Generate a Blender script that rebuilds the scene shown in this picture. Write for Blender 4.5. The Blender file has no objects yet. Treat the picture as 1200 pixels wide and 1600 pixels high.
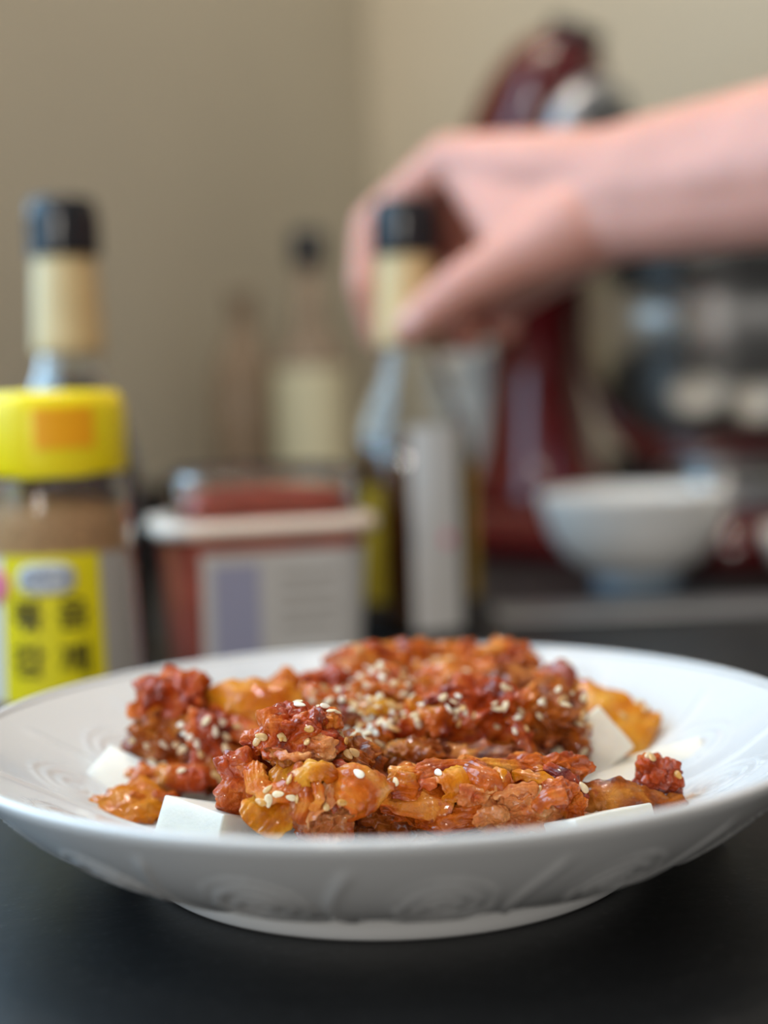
import bpy, bmesh, math, random
import numpy as np
from mathutils import Vector, Matrix, Euler

S = bpy.context.scene
COL = S.collection
PI = math.pi

# ------------------------------------------------------------------ camera
cam_d = bpy.data.cameras.new('camera')
cam = bpy.data.objects.new('camera', cam_d)
COL.objects.link(cam)
S.camera = cam
PITCH, ROLL = 0.0773, 0.0322
cam.location = (0.0, -0.4285, 0.1345)
cam.rotation_euler = (Euler((PI / 2 - PITCH, 0, 0)).to_matrix() @ Matrix.Rotation(-ROLL, 3, 'Z')).to_euler()
cam_d.sensor_fit = 'VERTICAL'
cam_d.sensor_height = 36.0
cam_d.sensor_width = 27.0
cam_d.lens = 52.0
cam_d.clip_start = 0.01
cam_d.clip_end = 50
cam_d.dof.use_dof = True
cam_d.dof.focus_distance = 0.398
cam_d.dof.aperture_fstop = 3.5

# ------------------------------------------------------------------ world, lights, exposure
W = bpy.data.worlds.new('world')
S.world = W
W.use_nodes = True
W.node_tree.nodes['Background'].inputs[0].default_value = (1.0, 0.97, 0.93, 1)
W.node_tree.nodes['Background'].inputs[1].default_value = 0.32

def area(name, loc, target, sx, sy, energy, color):
    d = bpy.data.lights.new(name, 'AREA')
    d.shape = 'RECTANGLE'
    d.size, d.size_y = sx, sy
    d.energy = energy
    d.color = color
    o = bpy.data.objects.new(name, d)
    COL.objects.link(o)
    o.location = loc
    o.rotation_euler = (Vector(target) - Vector(loc)).to_track_quat('-Z', 'Y').to_euler()
    return o

def bulb(name, loc, energy, color, r):
    d = bpy.data.lights.new(name, 'POINT')
    d.energy, d.color, d.shadow_soft_size = energy, color, r
    o = bpy.data.objects.new(name, d)
    COL.objects.link(o)
    o.location = loc
    return o

# daylight in the window opening of the left wall (out of frame to the left)
WIN = (-0.625, -0.044, 0.64)
area('window_daylight', WIN, (WIN[0] + .9067, WIN[1] - .4217, WIN[2]), 1.30, 0.95, 16.5, (0.41, 0.715, 1.0))
# warm ceiling bulbs over the worktop
WARM = (1.0, 0.87, 0.72)
bulb('ceiling_bulb', (-0.20, 0.36, 1.5), 13, WARM, 0.025)
bulb('ceiling_bulb.001', (-0.02, 0.48, 1.5), 11, WARM, 0.025)
bulb('ceiling_bulb.002', (0.10, 0.30, 1.5), 10, WARM, 0.025)
bulb('ceiling_bulb.003', (-0.25, -0.55, 1.45), 9, WARM, 0.025)
# unseen low warm fill behind the camera, added to brighten the plate's front
bulb('front_fill', (-0.55, -2.1, 0.50), 46, (1.0, 0.93, 0.84), 0.13)

S.view_settings.view_transform = 'Standard'
S.view_settings.look = 'None'
S.view_settings.gamma = 1.0
S.view_settings.use_curve_mapping = False
S.view_settings.exposure = 0.15
S.cycles.use_denoising = True
S.cycles.sample_clamp_indirect = 6.0

# ------------------------------------------------------------------ helpers
def lin(r, g, b):
    f = lambda c: (c / 12.92) if c <= 0.04045 else ((c + 0.055) / 1.055) ** 2.4
    return (f(r / 255), f(g / 255), f(b / 255), 1.0)

def new_mat(name):
    m = bpy.data.materials.new(name)
    m.use_nodes = True
    nt = m.node_tree
    return m, nt, nt.nodes['Principled BSDF']

def simple(name, col, rough=0.5, metal=0.0, sss=0.0, sss_r=(1, .6, .4), sss_s=.003, coat=0.0, trans=0.0, ior=1.45,
           var=0.0, vscale=40.0, bump=0.0, bscale=200.0, spec=0.5, alpha=1.0):
    m, nt, b = new_mat(name)
    b.inputs['Base Color'].default_value = col
    b.inputs['Roughness'].default_value = rough
    b.inputs['Metallic'].default_value = metal
    b.inputs['Subsurface Weight'].default_value = sss
    b.inputs['Subsurface Radius'].default_value = sss_r
    b.inputs['Subsurface Scale'].default_value = sss_s
    b.inputs['Coat Weight'].default_value = coat
    b.inputs['Transmission Weight'].default_value = trans
    b.inputs['IOR'].default_value = ior
    b.inputs['Specular IOR Level'].default_value = spec
    b.inputs['Alpha'].default_value = alpha
    tc = nt.nodes.new('ShaderNodeTexCoord')
    if var > 0:
        n = nt.nodes.new('ShaderNodeTexNoise')
        n.inputs['Scale'].default_value = vscale
        n.inputs['Detail'].default_value = 4
        nt.links.new(tc.outputs['Object'], n.inputs['Vector'])
        r = nt.nodes.new('ShaderNodeValToRGB')
        r.color_ramp.elements[0].position = .3
        r.color_ramp.elements[1].position = .7
        r.color_ramp.elements[0].color = tuple(c * (1 - var) for c in col[:3]) + (1,)
        r.color_ramp.elements[1].color = tuple(min(1, c * (1 + var)) for c in col[:3]) + (1,)
        nt.links.new(n.outputs['Fac'], r.inputs['Fac'])
        nt.links.new(r.outputs['Color'], b.inputs['Base Color'])
    if bump > 0:
        n = nt.nodes.new('ShaderNodeTexNoise')
        n.inputs['Scale'].default_value = bscale
        n.inputs['Detail'].default_value = 5
        nt.links.new(tc.outputs['Object'], n.inputs['Vector'])
        bp = nt.nodes.new('ShaderNodeBump')
        bp.inputs['Strength'].default_value = bump
        bp.inputs['Distance'].default_value = 0.001
        nt.links.new(n.outputs['Fac'], bp.inputs['Height'])
        nt.links.new(bp.outputs['Normal'], b.inputs['Normal'])
    return m

def mobj(name, verts, faces, mat=None, parent=None, smooth=True):
    me = bpy.data.meshes.new(name)
    me.from_pydata([tuple(map(float, v)) for v in verts], [], faces)
    if smooth:
        me.polygons.foreach_set('use_smooth', [True] * len(me.polygons))
    me.update()
    o = bpy.data.objects.new(name, me)
    COL.objects.link(o)
    if mat:
        me.materials.append(mat)
    if parent:
        o.parent = parent
    return o

def empty(name, loc=(0, 0, 0), rz=0.0):
    o = bpy.data.objects.new(name, None)
    COL.objects.link(o)
    o.empty_display_size = .02
    o.location = loc
    o.rotation_euler = (0, 0, rz)
    return o

def tag(o, label, cat, group=None):
    o['label'] = label
    o['category'] = cat
    if group:
        o['group'] = group
    return o

def struct(o):
    o['kind'] = 'structure'
    return o

def box_data(x0, x1, y0, y1, z0, z1):
    v = [(x, y, z) for z in (z0, z1) for y in (y0, y1) for x in (x0, x1)]
    f = [(0, 2, 3, 1), (4, 5, 7, 6), (0, 1, 5, 4), (2, 6, 7, 3), (0, 4, 6, 2), (1, 3, 7, 5)]
    return v, f

def bevel(o, w, seg=3):
    bm = bmesh.new()
    bm.from_mesh(o.data)
    bmesh.ops.recalc_face_normals(bm, faces=bm.faces)
    bmesh.ops.bevel(bm, geom=list(bm.edges), offset=w, segments=seg, profile=.5, affect='EDGES', clamp_overlap=True)
    bm.to_mesh(o.data)
    bm.free()
    o.data.polygons.foreach_set('use_smooth', [True] * len(o.data.polygons))
    return o

def lathe(name, prof, mat, parent=None, seg=96, closed_ends=True, z0=0.0, a0=0.0, a1=2 * PI):
    """prof: list of (r, z); r = 0 makes a pole."""
    full = abs(a1 - a0 - 2 * PI) < 1e-6
    n = seg if full else seg + 1
    verts, rows, faces = [], [], []
    for r, z in prof:
        if r <= 1e-7 and full:
            rows.append([len(verts)])
            verts.append((0, 0, z + z0))
        else:
            row = []
            for i in range(n):
                a = a0 + (a1 - a0) * i / seg
                row.append(len(verts))
                verts.append((r * math.cos(a), r * math.sin(a), z + z0))
            rows.append(row)
    for A, B in zip(rows[:-1], rows[1:]):
        m = n if full else n - 1
        for i in range(m):
            j = (i + 1) % n
            if len(A) == 1 and len(B) == 1:
                continue
            if len(A) == 1:
                faces.append((A[0], B[j], B[i]))
            elif len(B) == 1:
                faces.append((A[i], A[j], B[0]))
            else:
                faces.append((A[i], A[j], B[j], B[i]))
    o = mobj(name, verts, faces, mat, parent)
    return o

def rrect(hx, hy, r, n=8):
    """rounded rectangle outline, counter-clockwise"""
    pts = []
    for cx, cy, a in ((hx - r, hy - r, 0), (-hx + r, hy - r, PI / 2), (-hx + r, -hy + r, PI), (hx - r, -hy + r, 1.5 * PI)):
        for i in range(n + 1):
            t = a + PI / 2 * i / n
            pts.append((cx + r * math.cos(t), cy + r * math.sin(t)))
    return pts

def loft(name, rings, mat, parent=None, cap=True, smooth=True):
    """rings: list of equal-length closed 3-d outlines"""
    n = len(rings[0])
    verts = [p for r in rings for p in r]
    faces = []
    for k in range(len(rings) - 1):
        for i in range(n):
            j = (i + 1) % n
            faces.append((k * n + i, k * n + j, (k + 1) * n + j, (k + 1) * n + i))
    if cap:
        faces.append(tuple(range(n - 1, -1, -1)))
        faces.append(tuple((len(rings) - 1) * n + i for i in range(n)))
    return mobj(name, verts, faces, mat, parent, smooth)

def sharp(o, deg=40):
    me = o.data
    bm = bmesh.new()
    bm.from_mesh(me)
    bmesh.ops.recalc_face_normals(bm, faces=bm.faces)
    for e in bm.edges:
        if len(e.link_faces) == 2 and e.calc_face_angle(0) > math.radians(deg):
            e.smooth = False
    bm.to_mesh(me)
    bm.free()
    return o

def rings_rr(spec, n=8):
    """spec: list of (hx, hy, r, z)"""
    return [[(x, y, z) for x, y in rrect(hx, hy, r, n)] for hx, hy, r, z in spec]

# numpy gradient noise -------------------------------------------------
_rng = np.random.default_rng(7)
_perm = np.concatenate([_rng.permutation(256)] * 3)
_grad = _rng.normal(size=(256, 3))
_grad /= np.linalg.norm(_grad, axis=1)[:, None]

def perlin(p):
    p = np.asarray(p, float)
    i = np.floor(p).astype(int)
    f = p - i
    u = f * f * f * (f * (f * 6 - 15) + 10)
    i &= 255
    out = 0
    for dx in (0, 1):
        wx = u[:, 0] if dx else 1 - u[:, 0]
        for dy in (0, 1):
            wy = u[:, 1] if dy else 1 - u[:, 1]
            for dz in (0, 1):
                wz = u[:, 2] if dz else 1 - u[:, 2]
                h = _perm[_perm[_perm[(i[:, 0] + dx) & 255] + ((i[:, 1] + dy) & 255)] + ((i[:, 2] + dz) & 255)]
                g = _grad[h]
                out = out + wx * wy * wz * (g[:, 0] * (f[:, 0] - dx) + g[:, 1] * (f[:, 1] - dy) + g[:, 2] * (f[:, 2] - dz))
    return out * 1.6

def fbm(p, o=3):
    s, a = 0, 1.0
    for k in range(o):
        s = s + a * perlin(p * 2 ** k + 17.3 * k)
        a *= .5
    return s

# ------------------------------------------------------------------ materials of the setting
def stone_mat():
    m, nt, b = new_mat('dark_stone')
    tc = nt.nodes.new('ShaderNodeTexCoord')
    n1 = nt.nodes.new('ShaderNodeTexNoise'); n1.inputs['Scale'].default_value = 14; n1.inputs['Detail'].default_value = 8
    n2 = nt.nodes.new('ShaderNodeTexNoise'); n2.inputs['Scale'].default_value = 420; n2.inputs['Detail'].default_value = 4
    r1 = nt.nodes.new('ShaderNodeValToRGB')
    r1.color_ramp.elements[0].position, r1.color_ramp.elements[1].position = .35, .75
    r1.color_ramp.elements[0].color = (.006, .0064, .0072, 1)
    r1.color_ramp.elements[1].color = (.013, .0134, .0142, 1)
    r2 = nt.nodes.new('ShaderNodeValToRGB')
    r2.color_ramp.elements[0].position, r2.color_ramp.elements[1].position = .60, .74
    r2.color_ramp.elements[0].color = (0, 0, 0, 1)
    r2.color_ramp.elements[1].color = (.03, .03, .029, 1)
    add = nt.nodes.new('ShaderNodeMix'); add.data_type = 'RGBA'; add.blend_type = 'ADD'; add.inputs[0].default_value = 1
    nt.links.new(tc.outputs['Object'], n1.inputs['Vector'])
    nt.links.new(tc.outputs['Object'], n2.inputs['Vector'])
    nt.links.new(n1.outputs['Fac'], r1.inputs['Fac'])
    nt.links.new(n2.outputs['Fac'], r2.inputs['Fac'])
    nt.links.new(r1.outputs['Color'], add.inputs[6])
    nt.links.new(r2.outputs['Color'], add.inputs[7])
    nt.links.new(add.outputs[2], b.inputs['Base Color'])
    mr = nt.nodes.new('ShaderNodeMapRange')
    mr.inputs[3].default_value, mr.inputs[4].default_value = .36, .55
    b.inputs['Specular IOR Level'].default_value = .3
    nt.links.new(n1.outputs['Fac'], mr.inputs[0])
    nt.links.new(mr.outputs[0], b.inputs['Roughness'])
    bp = nt.nodes.new('ShaderNodeBump'); bp.inputs['Strength'].default_value = .25; bp.inputs['Distance'].default_value = .0006
    n3 = nt.nodes.new('ShaderNodeTexNoise'); n3.inputs['Scale'].default_value = 160; n3.inputs['Detail'].default_value = 6
    nt.links.new(tc.outputs['Object'], n3.inputs['Vector'])
    nt.links.new(n3.outputs['Fac'], bp.inputs['Height'])
    nt.links.new(bp.outputs['Normal'], b.inputs['Normal'])
    return m

M = {}
M['stone'] = stone_mat()
M['wall'] = simple('painted_wall', lin(188, 181, 163), .75, var=.04, vscale=3, bump=.1, bscale=90)
M['floor'] = simple('floor_boards', lin(120, 92, 66), .5, var=.2, vscale=8)
M['white_paint'] = simple('white_paint', lin(225, 224, 218), .4)

# ------------------------------------------------------------------ the setting
CX, CY = 0.0, 1.32          # the room corner; the walls meet at a right angle
CT = -0.04                  # underside of the worktop
def wall_pt(side, s, off=0.0):
    """s metres from the corner along a wall (side -1 left, +1 right); off metres into the room"""
    d = Vector((-.4217, -.9067)) if side < 0 else Vector((.9067, -.4217))
    nrm = Vector((.9067, -.4217)) if side < 0 else Vector((-.4217, -.9067))
    p = Vector((CX, CY)) + d * s + nrm * off
    return p

def wall_slab(name, side, s0, s1, z0, z1, t0=-.10, t1=0.0, mat=None, parent=None):
    ps = [wall_pt(side, s0, t0), wall_pt(side, s1, t0), wall_pt(side, s1, t1), wall_pt(side, s0, t1)]
    v = [(p.x, p.y, z) for z in (z0, z1) for p in ps]
    f = [(0, 1, 2, 3), (4, 7, 6, 5), (0, 4, 5, 1), (1, 5, 6, 2), (2, 6, 7, 3), (3, 7, 4, 0)]
    o = mobj(name, v, f, mat, parent, smooth=False)
    bm = bmesh.new(); bm.from_mesh(o.data)
    bmesh.ops.recalc_face_normals(bm, faces=bm.faces)
    bm.to_mesh(o.data); bm.free()
    return o

# left wall: four pieces round the window opening, one object
def joined_slabs(name, parts, mat):
    verts, faces = [], []
    for side, s0, s1, z0, z1, t0, t1 in parts:
        ps = [wall_pt(side, s0, t0), wall_pt(side, s1, t0), wall_pt(side, s1, t1), wall_pt(side, s0, t1)]
        k = len(verts)
        verts += [(p.x, p.y, z) for z in (z0, z1) for p in ps]
        faces += [tuple(k + i for i in f) for f in [(0, 1, 2, 3), (4, 7, 6, 5), (0, 4, 5, 1), (1, 5, 6, 2), (2, 6, 7, 3), (3, 7, 4, 0)]]
    o = mobj(name, verts, faces, mat, None, False)
    bm = bmesh.new(); bm.from_mesh(o.data)
    bmesh.ops.remove_doubles(bm, verts=bm.verts, dist=1e-5)
    bmesh.ops.recalc_face_normals(bm, faces=bm.faces)
    bm.to_mesh(o.data); bm.free()
    return o
WS0, WS1, WZ0, WZ1 = 0.81, 2.19, .14, 1.14
struct(joined_slabs('wall_left', [(-1, -.1, WS0, -.9, 1.7, -.1, 0), (-1, WS0, WS1, -.9, WZ0, -.1, 0),
                                  (-1, WS0, WS1, WZ1, 1.7, -.1, 0), (-1, WS1, 3.0, -.9, 1.7, -.1, 0)], M['wall']))
struct(wall_slab('wall_right', 1, 0.0, 3.0, -.9, 1.7, mat=M['wall']))
win = struct(empty('window_1', (0, 0, 0)))
for a, b, c, d in ((WS0, WS0 + .04, WZ0, WZ1), (WS1 - .04, WS1, WZ0, WZ1), ((WS0 + WS1) / 2 - .02, (WS0 + WS1) / 2 + .02, WZ0, WZ1)):
    wall_slab('window_stile', -1, a, b, c, d, -.06, .012, M['white_paint'], win)
for c, d in ((WZ0, WZ0 + .04), (WZ1 - .04, WZ1)):
    wall_slab('window_rail', -1, WS0 + .04, WS1 - .04, c, d, -.06, .010, M['white_paint'], win)

v, f = box_data(-2.2, 2.2, -1.8, 1.5, -.93, -.90)
struct(mobj('floor', v, f, M['floor'], None, False))

# worktop: five-sided slab fitted into the corner
pl = [wall_pt(-1, 0, .001), wall_pt(-1, 2.10, .001), Vector((-.884, -.62)), Vector((1.27, -.62)), wall_pt(1, 1.40, .001)]
pl[0] = Vector((CX, CY - .002))
wv = [(p.x, p.y, z) for z in (CT, 0.0) for p in pl]
wf = [(4, 3, 2, 1, 0), (5, 6, 7, 8, 9)] + [(i, (i + 1) % 5, 5 + (i + 1) % 5, 5 + i) for i in range(5)]
wt = mobj('worktop', wv, wf, M['stone'], None, False)
bmx = bmesh.new(); bmx.from_mesh(wt.data); bmesh.ops.recalc_face_normals(bmx, faces=bmx.faces); bmx.to_mesh(wt.data); bmx.free()
bevel(wt, .002, 2)
wt.data.polygons.foreach_set('use_smooth', [False] * len(wt.data.polygons))
tag(wt, 'dark charcoal stone worktop that everything stands on', 'worktop')
for sd, nm in ((-1, 'trim_1'), (1, 'trim_2')):
    struct(wall_slab(nm, sd, .022 if sd > 0 else 0.0, 2.08 if sd < 0 else 1.39, .0, .064, .0, .02, M['stone']))
v, f = box_data(-.42, .95, -.56, .30, -.90, CT)
cab = mobj('base_cabinet', v, f, M['white_paint'], None, False)
tag(cab, 'white base cabinet carrying the dark worktop', 'cabinet')

# ------------------------------------------------------------------ plate
def plate():
    R, H = .125, .0417
    # profile points (r, z, side) ; side 1 = inner wall relief, -1 = outer relief, 0 none
    inner = [(0, .0108)] + [(x, .0108 + .0004 * (x / .06) ** 2) for x in np.linspace(.006, .058, 10)]
    def wall_in(t):
        r = .058 + (.1215 - .058) * t
        z = .0112 + (.0408 - .0112) * (t ** 1.55)
        return r, z
    prof = [(r, z, 0) for r, z in inner]
    for t in np.linspace(0.02, 1, 64):
        r, z = wall_in(t)
        prof.append((r, z, 1))
    for a in np.linspace(-.1, PI * .95, 9):        # rolled lip
        prof.append((.12325 + .00185 * -math.cos(a) , .0408 + .0011 * math.sin(a), 0))
    def wall_out(t):
        r = .1248 - (.1248 - .0755) * t
        u = (r - .0755) / (.1248 - .0755)
        z = .0085 + (.0398 - .0085) * u ** 1.75
        return r, z
    for t in np.linspace(0.02, 1, 56):
        r, z = wall_out(t)
        prof.append((r, z, -1))
    prof += [(.0742, .0074, 0), (.0732, .0058, 0), (.0724, .0030, 0), (.0718, .0010, 0), (.0708, .0, 0), (.0685, 0, 0),
             (.0672, .0012, 0), (.066, .0052, 0), (.055, .0064, 0), (.0, .0066, 0)]
    N = 900
    th = np.arange(N) * 2 * PI / N
    NC = 15
    uc = (th * NC / (2 * PI)) % 1.0 - .5                      # cell coordinate
    P = np.array([(p[0], p[1]) for p in prof])
    verts, rows = [], []
    k = 0
    for j, (r, z, s) in enumerate(prof):
        if r == 0:
            verts.append(np.array([[0, 0, z]])); rows.append([k]); k += 1
            continue
        rr, zz = np.full(N, r), np.full(N, z)
        if s != 0:
            dP = P[min(j + 1, len(P) - 1)] - P[j - 1]
            nr = np.array([-dP[1], dP[0]]); nr /= np.linalg.norm(nr) + 1e-12    # towards the free side
            if s > 0:
                v = (r - .066) / .050
            else:
                v = (r - .080) / .040
            cell = 2 * PI * (.095 if s > 0 else .10) / NC
            hgt = .050 if s > 0 else .040
            x, y = uc * cell, (v - .55) * hgt
            d0 = np.hypot(x, y)
            ang = np.arctan2(y, x)
            spiral = np.abs(((d0 - .0035 - .0014 * (ang / PI)) / .0042 + .5) % 1 - .5) * .0042
            lines = np.where((d0 < .0125), np.exp(-(spiral / .0011) ** 2), 0)
            bend = .0045 * np.sin((v - .1) * PI * 1.3)
            xd = ((x + cell / 2 + bend + cell / 2) % cell) - cell / 2
            div = np.exp(-(xd / .0013) ** 2) * (1 if .02 < v < .98 else 0)
            arc = np.exp(-((y + hgt * .48 - .006 * np.cos(uc * 2 * PI)) / .0013) ** 2)
            h = np.maximum(np.maximum(lines, div), arc)
            fade = float(np.clip(min(v + .08, 1.0 - v) * 10, 0, 1))
            h = h * .00060 * fade
            rr = rr + nr[0] * h
            zz = zz + nr[1] * h
        verts.append(np.stack([rr * np.cos(th), rr * np.sin(th), zz], 1))
        rows.append(list(range(k, k + N))); k += N
    faces = []
    for A, B in zip(rows[:-1], rows[1:]):
        for i in range(N):
            j = (i + 1) % N
            if len(A) == 1:
                faces.append((A[0], B[i], B[j]))
            elif len(B) == 1:
                faces.append((A[i], B[0], A[j]))
            else:
                faces.append((A[i], B[i], B[j], A[j]))
    return mobj('plate', np.concatenate(verts), faces, M['porcelain'])
M['porcelain'] = simple('white_porcelain', (.70, .705, .705, 1), .16, sss=.08, sss_s=.002, sss_r=(1, .9, .8), coat=.3)
pl_o = plate()
tag(pl_o, 'wide white porcelain plate with embossed scrolls holding the kimchi dish', 'plate')

# ------------------------------------------------------------------ food materials
def food_mat(name, c1, c2, c3, rough=(.12, .34), sss=.12, fleck=(.30, .02, .008), bump=.55, scale=1.0, fleck_amt=.5):
    m, nt, b = new_mat(name)
    L = nt.links.new
    tc = nt.nodes.new('ShaderNodeTexCoord')
    oi = nt.nodes.new('ShaderNodeObjectInfo')
    off = nt.nodes.new('ShaderNodeVectorMath'); off.operation = 'ADD'
    cmb = nt.nodes.new('ShaderNodeCombineXYZ')
    L(oi.outputs['Random'], cmb.inputs[0]); L(oi.outputs['Random'], cmb.inputs[1])
    L(tc.outputs['Object'], off.inputs[0]); L(cmb.outputs[0], off.inputs[1])
    n1 = nt.nodes.new('ShaderNodeTexNoise'); n1.inputs['Scale'].default_value = 95 * scale; n1.inputs['Detail'].default_value = 6
    n1.inputs['Distortion'].default_value = .6
    L(off.outputs[0], n1.inputs['Vector'])
    r1 = nt.nodes.new('ShaderNodeValToRGB')
    e = r1.color_ramp.elements
    e[0].position, e[0].color = .30, c1
    e[1].position, e[1].color = .72, c3
    x = r1.color_ramp.elements.new(.50); x.color = c2
    L(n1.outputs['Fac'], r1.inputs['Fac'])
    vo = nt.nodes.new('ShaderNodeTexVoronoi'); vo.inputs['Scale'].default_value = 420
    L(off.outputs[0], vo.inputs['Vector'])
    n2 = nt.nodes.new('ShaderNodeTexNoise'); n2.inputs['Scale'].default_value = 160
    L(off.outputs[0], n2.inputs['Vector'])
    mr = nt.nodes.new('ShaderNodeMapRange')
    mr.inputs[1].default_value, mr.inputs[2].default_value = .52, .66
    mr.inputs[3].default_value, mr.inputs[4].default_value = 0, fleck_amt
    L(n2.outputs['Fac'], mr.inputs[0])
    th = nt.nodes.new('ShaderNodeMapRange')
    th.inputs[1].default_value, th.inputs[2].default_value = .30, .18
    th.inputs[3].default_value, th.inputs[4].default_value = 0, 1
    L(vo.outputs['Distance'], th.inputs[0])
    mu = nt.nodes.new('ShaderNodeMath'); mu.operation = 'MULTIPLY'
    L(mr.outputs[0], mu.inputs[0]); L(th.outputs[0], mu.inputs[1])
    mx = nt.nodes.new('ShaderNodeMix'); mx.data_type = 'RGBA'
    L(mu.outputs[0], mx.inputs[0]); L(r1.outputs['Color'], mx.inputs[6])
    mx.inputs[7].default_value = tuple(fleck) + (1,)
    L(mx.outputs[2], b.inputs['Base Color'])
    rr = nt.nodes.new('ShaderNodeMapRange'); rr.inputs[3].default_value, rr.inputs[4].default_value = rough
    rr.inputs[1].default_value, rr.inputs[2].default_value = .3, .7
    L(n2.outputs['Fac'], rr.inputs[0]); L(rr.outputs[0], b.inputs['Roughness'])
    b.inputs['Subsurface Weight'].default_value = sss
    b.inputs['Subsurface Radius'].default_value = (1.0, .35, .10)
    b.inputs['Subsurface Scale'].default_value = .0014
    b.inputs['Specular IOR Level'].default_value = .10
    nw = nt.nodes.new('ShaderNodeTexNoise'); nw.inputs['Scale'].default_value = 330; nw.inputs['Detail'].default_value = 3
    L(off.outputs[0], nw.inputs['Vector'])
    wet = nt.nodes.new('ShaderNodeMapRange'); wet.inputs[1].default_value, wet.inputs[2].default_value = .49, .56
    wet.inputs[3].default_value, wet.inputs[4].default_value = .12, 1.0
    L(nw.outputs['Fac'], wet.inputs[0]); L(wet.outputs[0], b.inputs['Coat Weight'])
    b.inputs['Coat IOR'].default_value = 1.62
    b.inputs['Coat Roughness'].default_value = .035
    nb = nt.nodes.new('ShaderNodeTexNoise'); nb.inputs['Scale'].default_value = 650; nb.inputs['Detail'].default_value = 3
    L(off.outputs[0], nb.inputs['Vector'])
    nb2 = nt.nodes.new('ShaderNodeTexNoise'); nb2.inputs['Scale'].default_value = 1700; nb2.inputs['Detail'].default_value = 2
    L(off.outputs[0], nb2.inputs['Vector'])
    ad = nt.nodes.new('ShaderNodeMath'); ad.operation = 'MULTIPLY_ADD'; ad.inputs[1].default_value = .35
    L(nb2.outputs['Fac'], ad.inputs[0]); L(nb.outputs['Fac'], ad.inputs[2])
    bp = nt.nodes.new('ShaderNodeBump'); bp.inputs['Strength'].default_value = bump; bp.inputs['Distance'].default_value = .0011
    L(ad.outputs[0], bp.inputs['Height'])
    L(bp.outputs['Normal'], b.inputs['Normal'])
    bc = nt.nodes.new('ShaderNodeBump'); bc.inputs['Strength'].default_value = .12; bc.inputs['Distance'].default_value = .0009
    L(nb.outputs['Fac'], bc.inputs['Height']); L(bc.outputs['Normal'], b.inputs['Coat Normal'])
    return m

FM = {
    'red': food_mat('kimchi_red', (.10, .005, .0015, 1), (.42, .055, .006, 1), (.62, .165, .022, 1)),
    'orange': food_mat('kimchi_orange', (.23, .020, .002, 1), (.53, .108, .007, 1), (.70, .29, .040, 1)),
    'amber': food_mat('cabbage_amber', (.42, .070, .003, 1), (.62, .20, .007, 1), (.74, .38, .040, 1), bump=.35, scale=.7, fleck_amt=.45),
    'brown': food_mat('kimchi_brown', (.07, .007, .002, 1), (.34, .078, .008, 1), (.56, .22, .034, 1)),
    'pink': food_mat('pork_pink', (.40, .058, .012, 1), (.60, .19, .048, 1), (.74, .37, .14, 1), rough=(.2, .45), fleck=(.40, .035, .008)),
}
M['tofu'] = simple('tofu', (.80, .755, .66, 1), .42, sss=.5, sss_s=.004, sss_r=(1, .85, .6), var=.03, vscale=200, bump=.12, bscale=900)
M['sauce'] = food_mat('red_sauce', (.22, .03, .008, 1), (.42, .085, .018, 1), (.55, .16, .04, 1), rough=(.05, .15), bump=.3)

# ------------------------------------------------------------------ food shapes
_ico = {}
def ico(n):
    if n not in _ico:
        bm = bmesh.new()
        bmesh.ops.create_icosphere(bm, subdivisions=n, radius=1)
        v = np.array([tuple(x.co) for x in bm.verts])
        f = [tuple(x.index for x in fc.verts) for fc in bm.faces]
        bm.free()
        v /= np.linalg.norm(v, axis=1)[:, None]
        _ico[n] = (v, f)
    return _ico[n]

def cells(p, q):
    """distance from points p to nearest of q, and second nearest"""
    d1 = np.full(len(p), 9.0); d2 = np.full(len(p), 9.0)
    for c in q:
        d = np.linalg.norm(p - c, axis=1)
        m = d < d1
        d2 = np.where(m, d1, np.minimum(d2, d))
        d1 = np.where(m, d, d1)
    return d1, d2

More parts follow.
